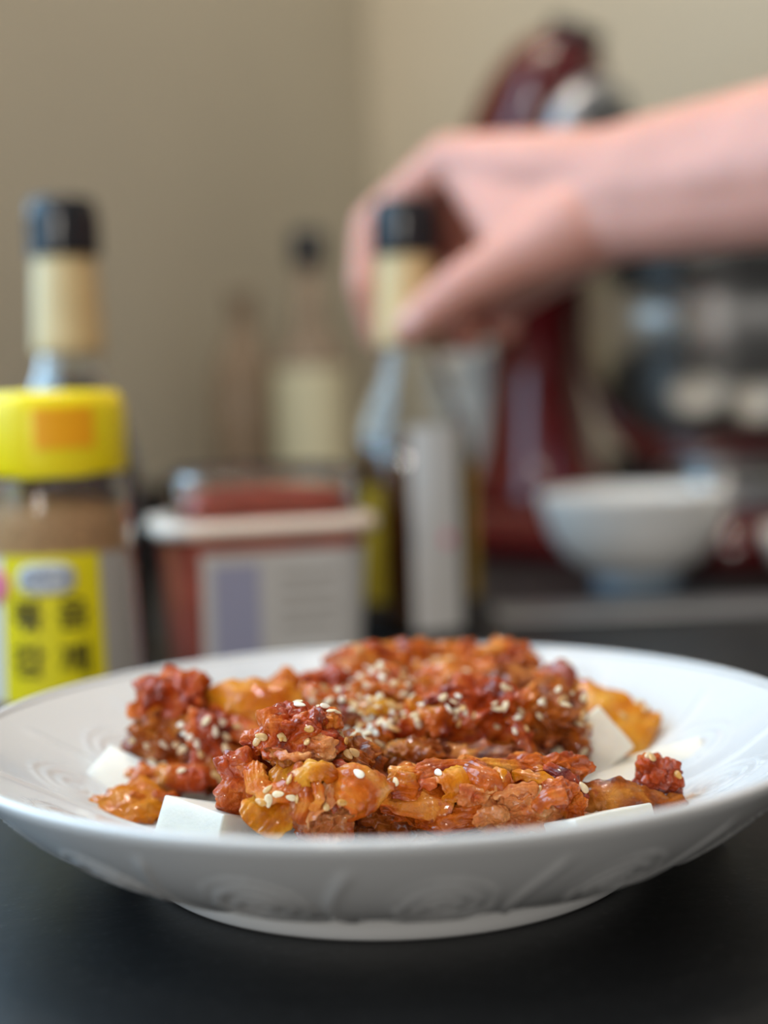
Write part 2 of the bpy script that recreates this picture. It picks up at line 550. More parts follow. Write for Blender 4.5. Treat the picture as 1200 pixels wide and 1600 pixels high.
def chunk(name, label, c, rad, mat, style, res, seed):
    rng = np.random.default_rng(seed)
    d, f = ico(res)
    o3 = rng.uniform(0, 90, 3)
    rad = np.array(rad) * .94
    e = .82
    q = np.sign(d) * np.abs(d) ** e
    big = 1 + .30 * fbm(d * 1.25 + o3, 2)
    p = q * rad * big[:, None]
    nrm = d / rad
    nrm /= np.linalg.norm(nrm, axis=1)[:, None]
    s = min(1.0, float(rad.min()) / .006)
    if style == 'crumb':
        spacing = .0036
        n = int(min(260, max(30, 2.2 * (rad[0] * rad[1] + rad[1] * rad[2] + rad[0] * rad[2]) / spacing ** 2)))
        dirs = rng.normal(size=(n, 3)); dirs /= np.linalg.norm(dirs, axis=1)[:, None]
        qs = dirs * rad * rng.uniform(.8, 1.1, n)[:, None]
        wob = np.stack([perlin(p * 380 + 3), perlin(p * 380 + 31), perlin(p * 380 + 57)], 1) * .0007
        d1, d2 = cells(p + wob, qs)
        g = np.clip((d2 - d1) / .0022, 0, 1)
        h = .0013 * s * (np.sqrt(g) - .5) + .0020 * s * fbm(p * 150 + o3, 3) + .00030 * perlin(p * 900)
    elif style == 'fibre':
        ax = np.array([[.25, 0, 0], [0, 1, 0], [0, 0, 1]])
        pp = p @ ax
        tilt = rng.uniform(-.3, .3)
        pp[:, 2] += tilt * p[:, 0]
        wob = perlin(p * 120 + o3)[:, None] * .0012
        rid = 1 - np.abs(perlin((pp + wob) * 420 + o3)) * 2.2
        rid2 = 1 - np.abs(perlin((pp + wob) * 900 + o3)) * 2.2
        h = .0012 * s * rid + .0004 * rid2 + .0026 * s * fbm(p * 110 + o3, 3)
    elif style == 'meat':
        h = .0022 * s * fbm(p * 120 + o3, 3) + .00055 * perlin(p * 520 + o3) + .00025 * perlin(p * 1100)
        rid = np.clip(1 - np.abs(perlin(p * 210 + o3)) * 5, 0, 1)
        h = h - .0008 * rid
    else:       # folded leaf mass
        wp = p + .0030 * np.stack([perlin(p * 110 + o3), perlin(p * 110 + o3 + 9), perlin(p * 110 + o3 + 21)], 1)
        rid = 1 - np.abs(perlin(wp * np.array([150, 150, 260]) + o3)) * 2.4
        rid2 = 1 - np.abs(perlin(wp * 430 + o3 + 5)) * 2.4
        h = .0024 * s * rid + .0006 * rid2 + .0016 * s * fbm(p * 130 + o3, 2) - .0008
    p = p + nrm * h[:, None]
    yaw = rng.uniform(-.25, .25)
    tilt = rng.uniform(-.18, .18)
    # keep everything above the plate floor
    o = mobj(name, p, f, FM[mat])
    o.location = c
    o.rotation_euler = (0, tilt, yaw)
    tag(o, label, 'pork' if name == 'pork_piece' else 'kimchi')
    return o

def catmull(pts, n):
    P = [np.array(p, float) for p in pts]
    P = [2 * P[0] - P[1]] + P + [2 * P[-1] - P[-2]]
    out = []
    m = len(P) - 3
    for i in range(n):
        t = i / (n - 1) * m
        k = min(int(t), m - 1)
        t -= k
        a, b, c, d = P[k:k + 4]
        out.append(.5 * (2 * b + (c - a) * t + (2 * a - 5 * b + 4 * c - d) * t * t + (3 * b - a - 3 * c + d) * t ** 3))
    return np.array(out)

def strip(name, label, pts, w, th, curl, mat, flare, seed):
    rng = np.random.default_rng(seed)
    n, m = 120, 60
    th = th * .62
    C = catmull(pts, n)
    org = C.mean(0)
    C = C - org
    T = np.gradient(C, axis=0); T /= np.linalg.norm(T, axis=1)[:, None]
    up = np.array([rng.uniform(-.15, .15), -.75, .66])        # leaves lie against the heap, outer face forward and up
    side = np.cross(T, up); side /= np.linalg.norm(side, axis=1)[:, None]
    # smooth the frame
    for _ in range(6):
        side[1:-1] = (side[:-2] + side[1:-1] + side[2:]) / 3
    side /= np.linalg.norm(side, axis=1)[:, None]
    nor = np.cross(side, T)
    s = np.linspace(0, 1, n)
    o3 = rng.uniform(0, 90, 3)
    wid = w * (1 - .25 * (1 - flare) * np.abs(2 * s - 1)) * (1 + (.35 * (s - .5) if flare else 0))
    wid = wid * (1 + .22 * perlin(np.stack([s * 5 + o3[0], s * 0 + o3[1], s * 0], 1)))
    end = np.clip(np.minimum(s, 1 - s) / .06, 0, 1) ** .5
    wid = wid * (.35 + .65 * end)
    ph = np.arange(m) * 2 * PI / m
    vv = np.cos(ph)
    hh = np.sign(np.sin(ph)) * np.abs(np.sin(ph)) ** .6
    Sg, V = np.meshgrid(s, vv, indexing='ij')
    HH = np.broadcast_to(hh, V.shape)
    Lx = Sg * np.linalg.norm(np.diff(C, axis=0), axis=1).sum()
    Wv = wid[:, None] * V
    flat = np.stack([Lx.ravel() + o3[0], Wv.ravel() + o3[1], np.zeros(Lx.size) + o3[2]], 1)
    ruff = perlin(flat * np.array([110, 90, 1])).reshape(V.shape) * (.25 + np.abs(V) ** 2) * .0030 * min(1, w / .004)
    rib = ((np.abs(perlin(flat * np.array([70, 620, 1]))).reshape(V.shape) - .3) * .0011 + (np.abs(perlin(flat * np.array([260, 1500, 1]))).reshape(V.shape) - .3) * .0004) * min(1, w / .004)
    edge = perlin(np.stack([Lx.ravel() * 420 + o3[1], np.sign(V).ravel() * 9, Lx.ravel() * 0], 1)).reshape(V.shape) * .0012 * np.abs(V) ** 3
    thick = th * (.45 + .55 * end)[:, None] * HH * (1 - .35 * np.abs(V) ** 3)
    off_n = -curl * wid[:, None] * (V ** 2) + ruff + rib + thick
    off_s = Wv * (1 - .12 * curl * V ** 2) + edge
    Pt = C[:, None, :] + side[:, None, :] * off_s[:, :, None] + nor[:, None, :] * off_n[:, :, None]
    verts = Pt.reshape(-1, 3)
    faces = []
    for i in range(n - 1):
        for j in range(m):
            k = (j + 1) % m
            faces.append((i * m + j, i * m + k, (i + 1) * m + k, (i + 1) * m + j))
    faces.append(tuple(range(m - 1, -1, -1)))
    faces.append(tuple((n - 1) * m + j for j in range(m)))
    o = mobj(name, verts, faces, FM[mat])
    bm = bmesh.new(); bm.from_mesh(o.data)
    bmesh.ops.recalc_face_normals(bm, faces=bm.faces)
    bm.to_mesh(o.data); bm.free()
    o.location = org
    tag(o, label, 'kimchi')
    return o

def tofu(label, p0, v1, v2, th, seed):
    p0, a, b = Vector(p0), Vector(v1), Vector(v2)
    ua = a.normalized()
    b = b - ua * b.dot(ua)
    b = b.normalized() * Vector(v2).length
    nn = a.cross(b).normalized()
    if nn.z < 0:
        nn = -nn
    cs = [p0, p0 + a, p0 + a + b, p0 + b]
    org = sum(cs, Vector()) / 4 - nn * th
    v = [c - nn * th - org for c in cs] + [c - org for c in cs]
    f = [(3, 2, 1, 0), (4, 5, 6, 7)] + [(i, (i + 1) % 4, 4 + (i + 1) % 4, 4 + i) for i in range(4)]
    o = mobj('tofu_slice', v, f, M['tofu'], None, False)
    bevel(o, .0006, 3)
    bm = bmesh.new(); bm.from_mesh(o.data)
    bmesh.ops.recalc_face_normals(bm, faces=bm.faces)
    bmesh.ops.triangulate(bm, faces=bm.faces)
    bmesh.ops.subdivide_edges(bm, edges=[e for e in bm.edges if e.calc_length() > .004], cuts=4, use_grid_fill=True)
    co = np.array([tuple(x.co) for x in bm.verts])
    h = .0005 * fbm(co * 90 + seed * 7, 2)
    dirn = co / (np.linalg.norm(co, axis=1)[:, None] + 1e-9)
    for x, hh, dd in zip(bm.verts, h, dirn):
        x.co += Vector(dd) * float(hh)
    bm.to_mesh(o.data); bm.free()
    o.data.polygons.foreach_set('use_smooth', [True] * len(o.data.polygons))
    sharp(o, 50)
    o.location = org
    tag(o, label, 'tofu', 'tofu slices on the plate')
    return o

CHUNKS = [
    ('kimchi_piece', 'knobbly red kimchi lump crowning the sharp front clump', (-0.025, -0.0305, 0.0433), (0.0121, 0.009, 0.0079), 'red', 'crumb', 7),
    ('kimchi_piece', 'small reddish kimchi nub jutting left from the top of the front clump', (-0.0361, -0.0325, 0.0422), (0.0055, 0.0042, 0.0038), 'red', 'crumb', 7),
    ('kimchi_piece', 'grainy orange-red kimchi chunk at the left foot of the front clump', (-0.0391, -0.0345, 0.0311), (0.0072, 0.0063, 0.0085), 'red', 'crumb', 7),
    ('kimchi_piece', 'brownish glossy kimchi mass on the right shoulder of the front clump', (-0.015, -0.0265, 0.0329), (0.0104, 0.009, 0.0096), 'brown', 'fold', 7),
    ('pork_piece', 'pale pinkish pork piece at the very bottom of the front clump', (-0.0198, -0.0405, 0.0221), (0.0092, 0.0051, 0.0054), 'pink', 'meat', 7),
    ('kimchi_piece', 'dark orange kimchi core glimpsed between the strips of the front clump', (-0.027, -0.0165, 0.0248), (0.0169, 0.0118, 0.0125), 'brown', 'fold', 6),
    ('kimchi_piece', 'wet reddish kimchi lump low beside the right end of the front clump', (-0.0006, -0.0305, 0.0182), (0.0095, 0.0063, 0.0045), 'brown', 'fold', 6),
    ('kimchi_piece', 'broad fibrous orange-red kimchi slab lying front centre above the rim', (0.0137, -0.0285, 0.0247), (0.0164, 0.0075, 0.0087), 'orange', 'fibre', 7),
    ('pork_piece', 'thick salmon-pink pork slice resting on the front rim side', (0.0363, -0.0365, 0.0221), (0.0151, 0.0062, 0.0056), 'pink', 'meat', 7),
    ('kimchi_piece', 'ragged orange kimchi layer draped on top of the pink pork slice', (0.0371, -0.0235, 0.0264), (0.0166, 0.008, 0.0063), 'orange', 'fibre', 7),
    ('kimchi_piece', 'small frilly orange kimchi scrap at the right tip of the pork slice', (0.0478, -0.0385, 0.023), (0.0041, 0.0034, 0.0044), 'orange', 'crumb', 7),
    ('kimchi_piece', 'dark wet kimchi lump in the gap under the fibrous slab', (0.007, -0.0265, 0.0159), (0.0122, 0.0063, 0.0037), 'brown', 'fold', 6),
    ('pork_piece', 'bright red pork cube at the far right end of the food', (0.0741, -0.0205, 0.0255), (0.0078, 0.0054, 0.0058), 'red', 'crumb', 7),
    ('kimchi_piece', 'large shiny red kimchi fold in the middle of the heap', (0.0243, 0.0165, 0.0369), (0.015, 0.009, 0.0108), 'red', 'fold', 7),
    ('kimchi_piece', 'purplish brown kimchi piece leaning against the upright tofu', (0.049, 0.0165, 0.0302), (0.0096, 0.0081, 0.0135), 'brown', 'fold', 7),
    ('pork_piece', 'orange pork roll on the upper left crest of the heap', (-0.007, 0.0715, 0.0429), (0.013, 0.0089, 0.0067), 'orange', 'fibre', 6),
    ('kimchi_piece', 'rounded rust-red kimchi lump on the crest above the seeds', (0.0083, 0.0765, 0.0428), (0.0092, 0.0074, 0.0072), 'orange', 'fold', 6),
    ('kimchi_piece', 'blurred orange kimchi tangle at the highest point of the crest', (0.0211, 0.0915, 0.041), (0.0158, 0.0098, 0.0061), 'orange', 'crumb', 6),
    ('kimchi_piece', 'orange kimchi lump on the right shoulder of the crest', (0.0402, 0.0815, 0.0408), (0.011, 0.008, 0.0068), 'orange', 'fold', 6),
    ('kimchi_piece', 'soft reddish kimchi lump left of the seed-covered middle', (-0.0187, 0.0515, 0.0397), (0.0125, 0.0087, 0.0069), 'red', 'crumb', 6),
    ('kimchi_piece', 'orange kimchi piece under the thickest sprinkle of seeds', (-0.0007, 0.0365, 0.0388), (0.0121, 0.0087, 0.0072), 'orange', 'fold', 6),
    ('pork_piece', 'browned pork bit between the front clump and the seed patch', (-0.0108, 0.0235, 0.0338), (0.0108, 0.0083, 0.0076), 'brown', 'meat', 6),
    ('kimchi_piece', 'red kimchi fold below the thick seed sprinkle', (0.0033, 0.0165, 0.0309), (0.0125, 0.0093, 0.0081), 'red', 'fold', 6),
    ('pork_piece', 'orange pork bit just right of the front clump top', (-0.0095, -0.0005, 0.0284), (0.0089, 0.007, 0.0067), 'orange', 'meat', 6),
    ('kimchi_piece', 'dark kimchi bit directly above the fibrous front slab', (0.0079, -0.0035, 0.0282), (0.0092, 0.0066, 0.0055), 'brown', 'fold', 6),
    ('kimchi_piece', 'orange kimchi piece behind the large shiny red fold', (0.0196, 0.0515, 0.0384), (0.0145, 0.0096, 0.0069), 'orange', 'crumb', 6),
    ('pork_piece', 'tan pork shred pile at the right back of the heap', (0.0475, 0.0515, 0.0363), (0.0114, 0.0082, 0.0069), 'orange', 'fibre', 6),
    ('kimchi_piece', 'shadowed brown kimchi bit under the large red fold', (0.0289, 0.0035, 0.0254), (0.0112, 0.0077, 0.0058), 'brown', 'fold', 6),
    ('kimchi_piece', 'knobbly dark red kimchi top of the back left clump', (-0.0683, 0.0315, 0.0428), (0.0119, 0.0091, 0.0084), 'red', 'crumb', 6),
    ('kimchi_piece', 'bright orange kimchi knob on the left side of the back left clump', (-0.0758, 0.0295, 0.0394), (0.0061, 0.0053, 0.0055), 'orange', 'fold', 6),
    ('kimchi_piece', 'purplish kimchi body of the back left clump', (-0.0688, 0.0275, 0.0291), (0.0109, 0.0095, 0.0103), 'brown', 'fold', 6),
    ('pork_piece', 'reddish pork strip on the right side of the back left clump', (-0.0548, 0.0215, 0.0304), (0.0078, 0.0074, 0.0107), 'red', 'meat', 6),
    ('kimchi_piece', 'orange kimchi foot of the back left clump', (-0.0708, 0.0165, 0.0198), (0.0116, 0.0079, 0.006), 'orange', 'crumb', 6),
    ('kimchi_piece', 'dark seeded kimchi bit in the hollow behind the front tofu', (-0.0514, 0.0195, 0.0224), (0.0087, 0.0068, 0.0064), 'brown', 'fold', 6),
    ('kimchi_piece', 'orange crumbly kimchi bit over the flat leaf on the left', (-0.0741, -0.0005, 0.0163), (0.0083, 0.0047, 0.0052), 'orange', 'crumb', 6),
    ('kimchi_piece', 'red kimchi bit just above the front left tofu corner', (-0.0614, 0.0115, 0.0216), (0.0091, 0.0058, 0.0038), 'red', 'crumb', 6),
    ('kimchi_piece', 'amber kimchi base layer in the left centre of the heap', (-0.0322, 0.0415, 0.0287), (0.0193, 0.0121, 0.0153), 'orange', 'fold', 6),
    ('kimchi_piece', 'red kimchi base layer in the centre of the heap', (0.0059, 0.0415, 0.0254), (0.0254, 0.0128, 0.0173), 'red', 'fold', 6),
    ('kimchi_piece', 'brown kimchi base layer at the right of the heap', (0.0392, 0.0435, 0.0281), (0.0204, 0.011, 0.0163), 'brown', 'fold', 6),
    ('kimchi_piece', 'orange kimchi base layer at the back of the heap', (0.0134, 0.0715, 0.0349), (0.0314, 0.0127, 0.0108), 'orange', 'fold', 6),
    ('kimchi_piece', 'small red crumb on the left slope of the front clump crown', (-0.0311, -0.0315, 0.0467), (0.0045, 0.0036, 0.0036), 'red', 'crumb', 6),
    ('kimchi_piece', 'small orange-red crumb on the right slope of the front clump crown', (-0.019, -0.0295, 0.0462), (0.005, 0.0041, 0.0041), 'orange', 'crumb', 6),
    ('kimchi_piece', 'tiny dark red crumb at the very peak of the front clump', (-0.026, -0.0285, 0.0489), (0.0043, 0.0033, 0.0029), 'red', 'crumb', 6),
    ('pork_piece', 'pinkish mince bit just under the crown of the front clump', (-0.0195, -0.0375, 0.0414), (0.0061, 0.0038, 0.0034), 'pink', 'crumb', 6),
    ('kimchi_piece', 'rust-coloured bit above the looping strip of the front clump', (-0.0295, -0.0385, 0.0395), (0.0052, 0.0033, 0.003), 'brown', 'crumb', 6),
    ('kimchi_piece', 'orange fibrous bit at the left end of the broad front slab', (0.0045, -0.0375, 0.0301), (0.0063, 0.0044, 0.0047), 'orange', 'fibre', 6),
    ('pork_piece', 'pale pork bit in the middle of the front slab', (0.0229, -0.0405, 0.0282), (0.0054, 0.0037, 0.0039), 'pink', 'meat', 6),
    ('pork_piece', 'salmon pork bit low between front slab and pork slice', (0.0255, -0.0425, 0.0231), (0.0058, 0.0035, 0.003), 'pink', 'crumb', 6),
    ('kimchi_piece', 'orange crumb on the upper right of the pork slice', (0.0441, -0.0405, 0.0279), (0.0049, 0.0033, 0.0034), 'orange', 'crumb', 6),
    ('kimchi_piece', 'long orange fibre bundle under the broad front slab', (0.0145, -0.0395, 0.0216), (0.0098, 0.005, 0.0029), 'orange', 'fibre', 6),
    ('kimchi_piece', 'small orange bit left of the large shiny red fold', (0.0145, 0.0085, 0.0374), (0.0057, 0.0048, 0.0049), 'orange', 'crumb', 6),
    ('kimchi_piece', 'small red bit on top of the large shiny red fold', (0.0321, 0.0215, 0.0416), (0.0062, 0.0048, 0.0045), 'red', 'crumb', 6),
    ('kimchi_piece', 'small orange bit right of the large shiny red fold', (0.0407, 0.0175, 0.0382), (0.005, 0.0049, 0.0058), 'orange', 'fold', 6),
    ('kimchi_piece', 'small orange bit at the left edge of the seed patch', (-0.0139, 0.0275, 0.039), (0.0057, 0.0046, 0.0045), 'orange', 'crumb', 6),
    ('kimchi_piece', 'small amber bit at the right edge of the seed patch', (0.0081, 0.0175, 0.0365), (0.006, 0.0047, 0.0044), 'amber', 'fold', 6),
    ('kimchi_piece', 'small orange bit at the bottom of the seed patch', (-0.0037, 0.0095, 0.0327), (0.0059, 0.0046, 0.0044), 'orange', 'crumb', 6),
    ('kimchi_piece', 'small orange bit under the crest sheet', (-0.0018, 0.0575, 0.041), (0.0065, 0.0051, 0.0048), 'orange', 'crumb', 6),
    ('kimchi_piece', 'small orange bit right below the highest crest tangle', (0.0293, 0.0715, 0.039), (0.0078, 0.0057, 0.005), 'orange', 'fold', 6),
]
STRIPS = [
    ('kimchi_strip', 'yellow-orange cabbage strip hanging down the face of the front clump', [(-0.0231, -0.0365, 0.0392), (-0.0269, -0.0425, 0.0352), (-0.0307, -0.0465, 0.0296), (-0.0364, -0.0505, 0.023)], 0.006, 0.001, 0.12, 'amber', 1),
    ('kimchi_strip', 'curved orange cabbage strip looping round the left of the front clump', [(-0.0367, -0.0395, 0.039), (-0.036, -0.0445, 0.0354), (-0.0329, -0.0475, 0.0323), (-0.027, -0.0485, 0.0344), (-0.0228, -0.0445, 0.038)], 0.0038, 0.001, 0.4, 'orange', 0),
    ('kimchi_strip', 'short glossy orange strip arching over the middle of the front clump', [(-0.0272, -0.0475, 0.0318), (-0.0233, -0.0485, 0.0374), (-0.0182, -0.0485, 0.0386), (-0.0144, -0.0455, 0.0349)], 0.0032, 0.001, 0.4, 'amber', 0),
    ('kimchi_strip', 'curled cabbage leaf with a pale edge at the right of the front clump', [(-0.018, -0.0435, 0.0311), (-0.0124, -0.0475, 0.0337), (-0.0067, -0.0495, 0.0316), (-0.0042, -0.0475, 0.0269)], 0.0068, 0.001, 0.22, 'orange', 1),
    ('kimchi_strip', 'folded pinkish orange strip in the lower middle of the front clump', [(-0.0152, -0.0445, 0.033), (-0.0175, -0.0485, 0.03), (-0.022, -0.0485, 0.0268), (-0.0246, -0.0465, 0.0218)], 0.004, 0.0014, 0.3, 'pink', 0),
    ('kimchi_strip', 'dark orange cabbage sheet down the right side of the front clump', [(-0.0131, -0.0245, 0.0395), (-0.0079, -0.0285, 0.0331), (-0.0042, -0.0315, 0.0267), (-0.002, -0.0305, 0.0199)], 0.0068, 0.0012, 0.3, 'brown', 1),
    ('kimchi_strip', 'thin amber strip low on the front clump beside the hanging strip', [(-0.0242, -0.0455, 0.0354), (-0.0234, -0.0495, 0.0305), (-0.0257, -0.0495, 0.0246)], 0.003, 0.0009, 0.3, 'orange', 0),
    ('kimchi_strip', 'glossy orange cabbage patch on the fibrous front slab', [(0.0117, -0.0315, 0.0333), (0.0162, -0.0395, 0.0341), (0.0187, -0.0425, 0.031), (0.0193, -0.0415, 0.0269)], 0.0058, 0.001, 0.25, 'amber', 1),
    ('kimchi_strip', 'pale cabbage flap folded over the middle of the fibrous front slab', [(0.0192, -0.0365, 0.035), (0.0233, -0.0415, 0.0344), (0.0275, -0.0435, 0.0327), (0.0289, -0.0425, 0.0286)], 0.0046, 0.001, 0.4, 'orange', 1),
    ('kimchi_strip', 'long ribbed orange strip along the top edge of the fibrous slab', [(-0.0002, -0.0325, 0.0311), (0.0063, -0.0375, 0.0336), (0.015, -0.0365, 0.0351), (0.0273, -0.0335, 0.034), (0.0397, -0.0305, 0.0314)], 0.0032, 0.0012, 0.3, 'orange', 0),
    ('kimchi_strip', 'tiny beige shred standing up on the front slab', [(0.0258, -0.0395, 0.0338), (0.029, -0.0425, 0.0346), (0.0285, -0.0435, 0.0316)], 0.001, 0.0007, 0.0, 'amber', 0),
    ('kimchi_strip', 'reddish fold on the right shoulder of the pork slice', [(0.0415, -0.0305, 0.0327), (0.0459, -0.0345, 0.0308), (0.0494, -0.0365, 0.0266), (0.0498, -0.0375, 0.022)], 0.0036, 0.0014, 0.4, 'red', 0),
    ('kimchi_strip', 'thin frilly scrap hanging on the right face of the pork slice', [(0.0362, -0.0465, 0.0256), (0.0405, -0.0485, 0.0291), (0.0452, -0.0485, 0.0304)], 0.003, 0.0008, 0.5, 'orange', 1),
    ('kimchi_strip', 'dark glossy orange strip trailing right towards the red cube', [(0.0491, -0.0265, 0.0214), (0.0568, -0.0305, 0.0248), (0.0657, -0.0315, 0.0226), (0.0748, -0.0295, 0.0196), (0.081, -0.0265, 0.02)], 0.0056, 0.0022, 0.3, 'brown', 0),
    ('kimchi_strip', 'upright orange strip between the red fold and the purplish piece', [(0.0365, 0.0095, 0.0392), (0.0388, 0.0035, 0.0339), (0.0413, -0.0005, 0.0252)], 0.0036, 0.0012, 0.3, 'orange', 0),
    ('kimchi_strip', 'pointed orange shred at the top right of the crest', [(0.032, 0.0795, 0.0392), (0.0404, 0.0775, 0.0438), (0.0489, 0.0775, 0.0476)], 0.0034, 0.0012, 0.4, 'orange', 0),
    ('kimchi_strip', 'small orange tip at the very top of the heap', [(0.0072, 0.0795, 0.0414), (0.0126, 0.0775, 0.0474), (0.0184, 0.0795, 0.046)], 0.004, 0.0012, 0.4, 'orange', 0),
    ('kimchi_strip', 'large amber cabbage leaf sloping down behind the upright tofu', [(0.0484, 0.0575, 0.0389), (0.0597, 0.0465, 0.0364), (0.0698, 0.0395, 0.0321), (0.077, 0.0345, 0.0264), (0.0816, 0.0335, 0.0211)], 0.0105, 0.0014, 0.2, 'amber', 1),
    ('kimchi_strip', 'yellow-orange cabbage strip below the seed patch in the heap', [(-0.003, 0.0015, 0.03), (0.0045, -0.0035, 0.0313), (0.0118, -0.0045, 0.0283)], 0.0048, 0.0012, 0.4, 'amber', 1),
    ('kimchi_strip', 'yellow cabbage leaf bridging from the back left clump to the heap', [(-0.0591, 0.0355, 0.0425), (-0.0481, 0.0275, 0.0438), (-0.0369, 0.0255, 0.0422), (-0.0279, 0.0265, 0.0377)], 0.0075, 0.0014, 0.3, 'amber', 1),
    ('kimchi_strip', 'orange cabbage strip slanting below the yellow bridging leaf', [(-0.0576, 0.0275, 0.0384), (-0.0471, 0.0215, 0.0354), (-0.0355, 0.0175, 0.0323)], 0.0056, 0.0014, 0.3, 'orange', 0),
    ('kimchi_strip', 'pale yellow cabbage end poking up left of the crest', [(-0.037, 0.0415, 0.0373), (-0.035, 0.0455, 0.0427), (-0.0307, 0.0515, 0.0452)], 0.006, 0.0016, 0.4, 'amber', 0),
    ('kimchi_strip', 'olive brown strip hanging down the back left clump', [(-0.065, 0.0235, 0.0383), (-0.0626, 0.0185, 0.0326), (-0.0619, 0.0165, 0.0251)], 0.0042, 0.0013, 0.3, 'brown', 0),
    ('kimchi_strip', 'orange strip down the left edge of the back left clump', [(-0.0745, 0.0265, 0.0408), (-0.0738, 0.0225, 0.034), (-0.0727, 0.0205, 0.0256)], 0.0036, 0.0013, 0.3, 'amber', 0),
    ('kimchi_strip', 'flat yellow-orange leaf spread out at the far left of the food', [(-0.0685, 0.0015, 0.021), (-0.0755, -0.0065, 0.0199), (-0.0822, -0.0115, 0.0174), (-0.0897, -0.0145, 0.0156)], 0.0092, 0.0012, 0.15, 'amber', 1),
    ('kimchi_strip', 'curved orange sheet on the upper left crest of the heap', [(-0.0208, 0.0635, 0.0383), (-0.0145, 0.0615, 0.0454), (-0.0059, 0.0635, 0.0482), (0.0027, 0.0655, 0.045)], 0.0066, 0.0014, 0.4, 'orange', 1),
    ('kimchi_strip', 'orange strip below the upper left crest sheet', [(-0.0186, 0.0475, 0.0371), (-0.0109, 0.0455, 0.0419), (-0.0009, 0.0495, 0.0425)], 0.0048, 0.0013, 0.4, 'orange', 0),
    ('kimchi_strip', 'small arched orange strip amid the thick seed sprinkle', [(-0.0098, 0.0175, 0.0378), (-0.0034, 0.0135, 0.0428), (0.0035, 0.0155, 0.039)], 0.004, 0.0012, 0.4, 'amber', 0),
    ('kimchi_strip', 'red cabbage sliver over the left of the seed patch', [(-0.0218, 0.0235, 0.0369), (-0.0144, 0.0175, 0.04), (-0.0075, 0.0175, 0.0366)], 0.004, 0.0012, 0.4, 'red', 0),
    ('kimchi_strip', 'orange cabbage strip over the right back of the heap', [(0.0348, 0.0635, 0.0395), (0.045, 0.0575, 0.0399), (0.0555, 0.0535, 0.0364)], 0.0052, 0.0012, 0.3, 'orange', 1),
    ('kimchi_strip', 'brown strip lying low between the red fold and the front slab', [(0.0147, -0.0005, 0.0306), (0.0238, -0.0045, 0.0298), (0.035, -0.0045, 0.0298)], 0.0042, 0.0013, 0.3, 'brown', 0),
    ('kimchi_strip', 'thin pale shred slanting across the upper face of the front clump', [(-0.0328, -0.0395, 0.0416), (-0.0271, -0.0435, 0.0407), (-0.0213, -0.0435, 0.0415)], 0.0014, 0.0008, 0.1, 'pink', 0),
    ('kimchi_strip', 'thin orange shred hanging in the middle of the front clump', [(-0.0203, -0.0475, 0.0363), (-0.0193, -0.0505, 0.0323), (-0.0208, -0.0505, 0.0276)], 0.0016, 0.0008, 0.1, 'orange', 0),
    ('kimchi_strip', 'narrow red shred curling over the right of the front clump', [(-0.0159, -0.0385, 0.0377), (-0.0104, -0.0405, 0.0359), (-0.0071, -0.0425, 0.0322)], 0.0018, 0.0008, 0.2, 'red', 0),
    ('kimchi_strip', 'thin orange shred running along the lower front slab', [(0.0013, -0.0375, 0.0264), (0.0077, -0.0405, 0.0256), (0.0156, -0.0415, 0.026)], 0.0016, 0.0008, 0.1, 'amber', 0),
    ('kimchi_strip', 'thin reddish shred across the left of the front slab', [(0.0007, -0.0365, 0.0293), (0.0059, -0.0405, 0.0319), (0.012, -0.0415, 0.0313)], 0.002, 0.0008, 0.2, 'red', 0),
    ('kimchi_strip', 'pale shred lying on top of the pork slice', [(0.0264, -0.0435, 0.0282), (0.0326, -0.0435, 0.0301), (0.0388, -0.0425, 0.03)], 0.0018, 0.0008, 0.2, 'pink', 0),
    ('kimchi_strip', 'thin amber shred at the back of the pork slice', [(0.0323, -0.0355, 0.0325), (0.0376, -0.0375, 0.0315), (0.0433, -0.0385, 0.0302)], 0.0018, 0.0008, 0.2, 'amber', 0),
    ('kimchi_strip', 'ribbed orange cabbage sheet covering the left part of the front slab', [(-0.0014, -0.0345, 0.0274), (0.0044, -0.0395, 0.0282), (0.0113, -0.0405, 0.0293), (0.0167, -0.0405, 0.0274)], 0.0066, 0.0009, 0.2, 'orange', 1),
]
TOFU = [
    ('white tofu slice with a sharp corner at the front left of the plate', (-0.045, -0.0435, 0.0257), (-0.0184, 0.0184, 0.0009), (0.0307, 0.0307, -0.0153), 0.017),
    ('blurred white tofu slice under the back left clump', (-0.0872, 0.0235, 0.0298), (0.0157, -0.0075, -0.0047), (-0.002, -0.0196, -0.0137), 0.012),
    ('upright cream tofu square stained with sauce leaning on the heap', (0.0647, 0.0235, 0.0375), (0.01, -0.0044, -0.0124), (-0.0169, -0.0121, -0.0121), 0.01),
    ('white tofu slice at the right with its corner raised against the plate wall', (0.095, 0.0195, 0.028), (-0.023, 0.0025, -0.0064), (-0.0009, -0.0224, -0.0167), 0.012),
    ('flat cream tofu slice between the upright tofu and the red cube', (0.0794, 0.0235, 0.0215), (-0.024, 0.0, -0.0012), (-0.0013, -0.0239, -0.0022), 0.008),
    ('thin sliver of tofu peeking over the front rim at the right', (0.0681, -0.0455, 0.0257), (-0.0217, -0.0102, -0.0007), (0.0091, 0.0278, -0.0065), 0.01),
]

for i, (l, p0, a, b, t) in enumerate(TOFU):
    tofu(l, p0, a, b, t, i + 1)
for i, (n, l, c, r, mt, st, res) in enumerate(CHUNKS):
    chunk(n, l, c, r, mt, st, res, 100 + i)
for i, (n, l, pts, w, th, cu, mt, fl) in enumerate(STRIPS):
    strip(n, l, pts, w, th, cu, mt, fl, 300 + i)

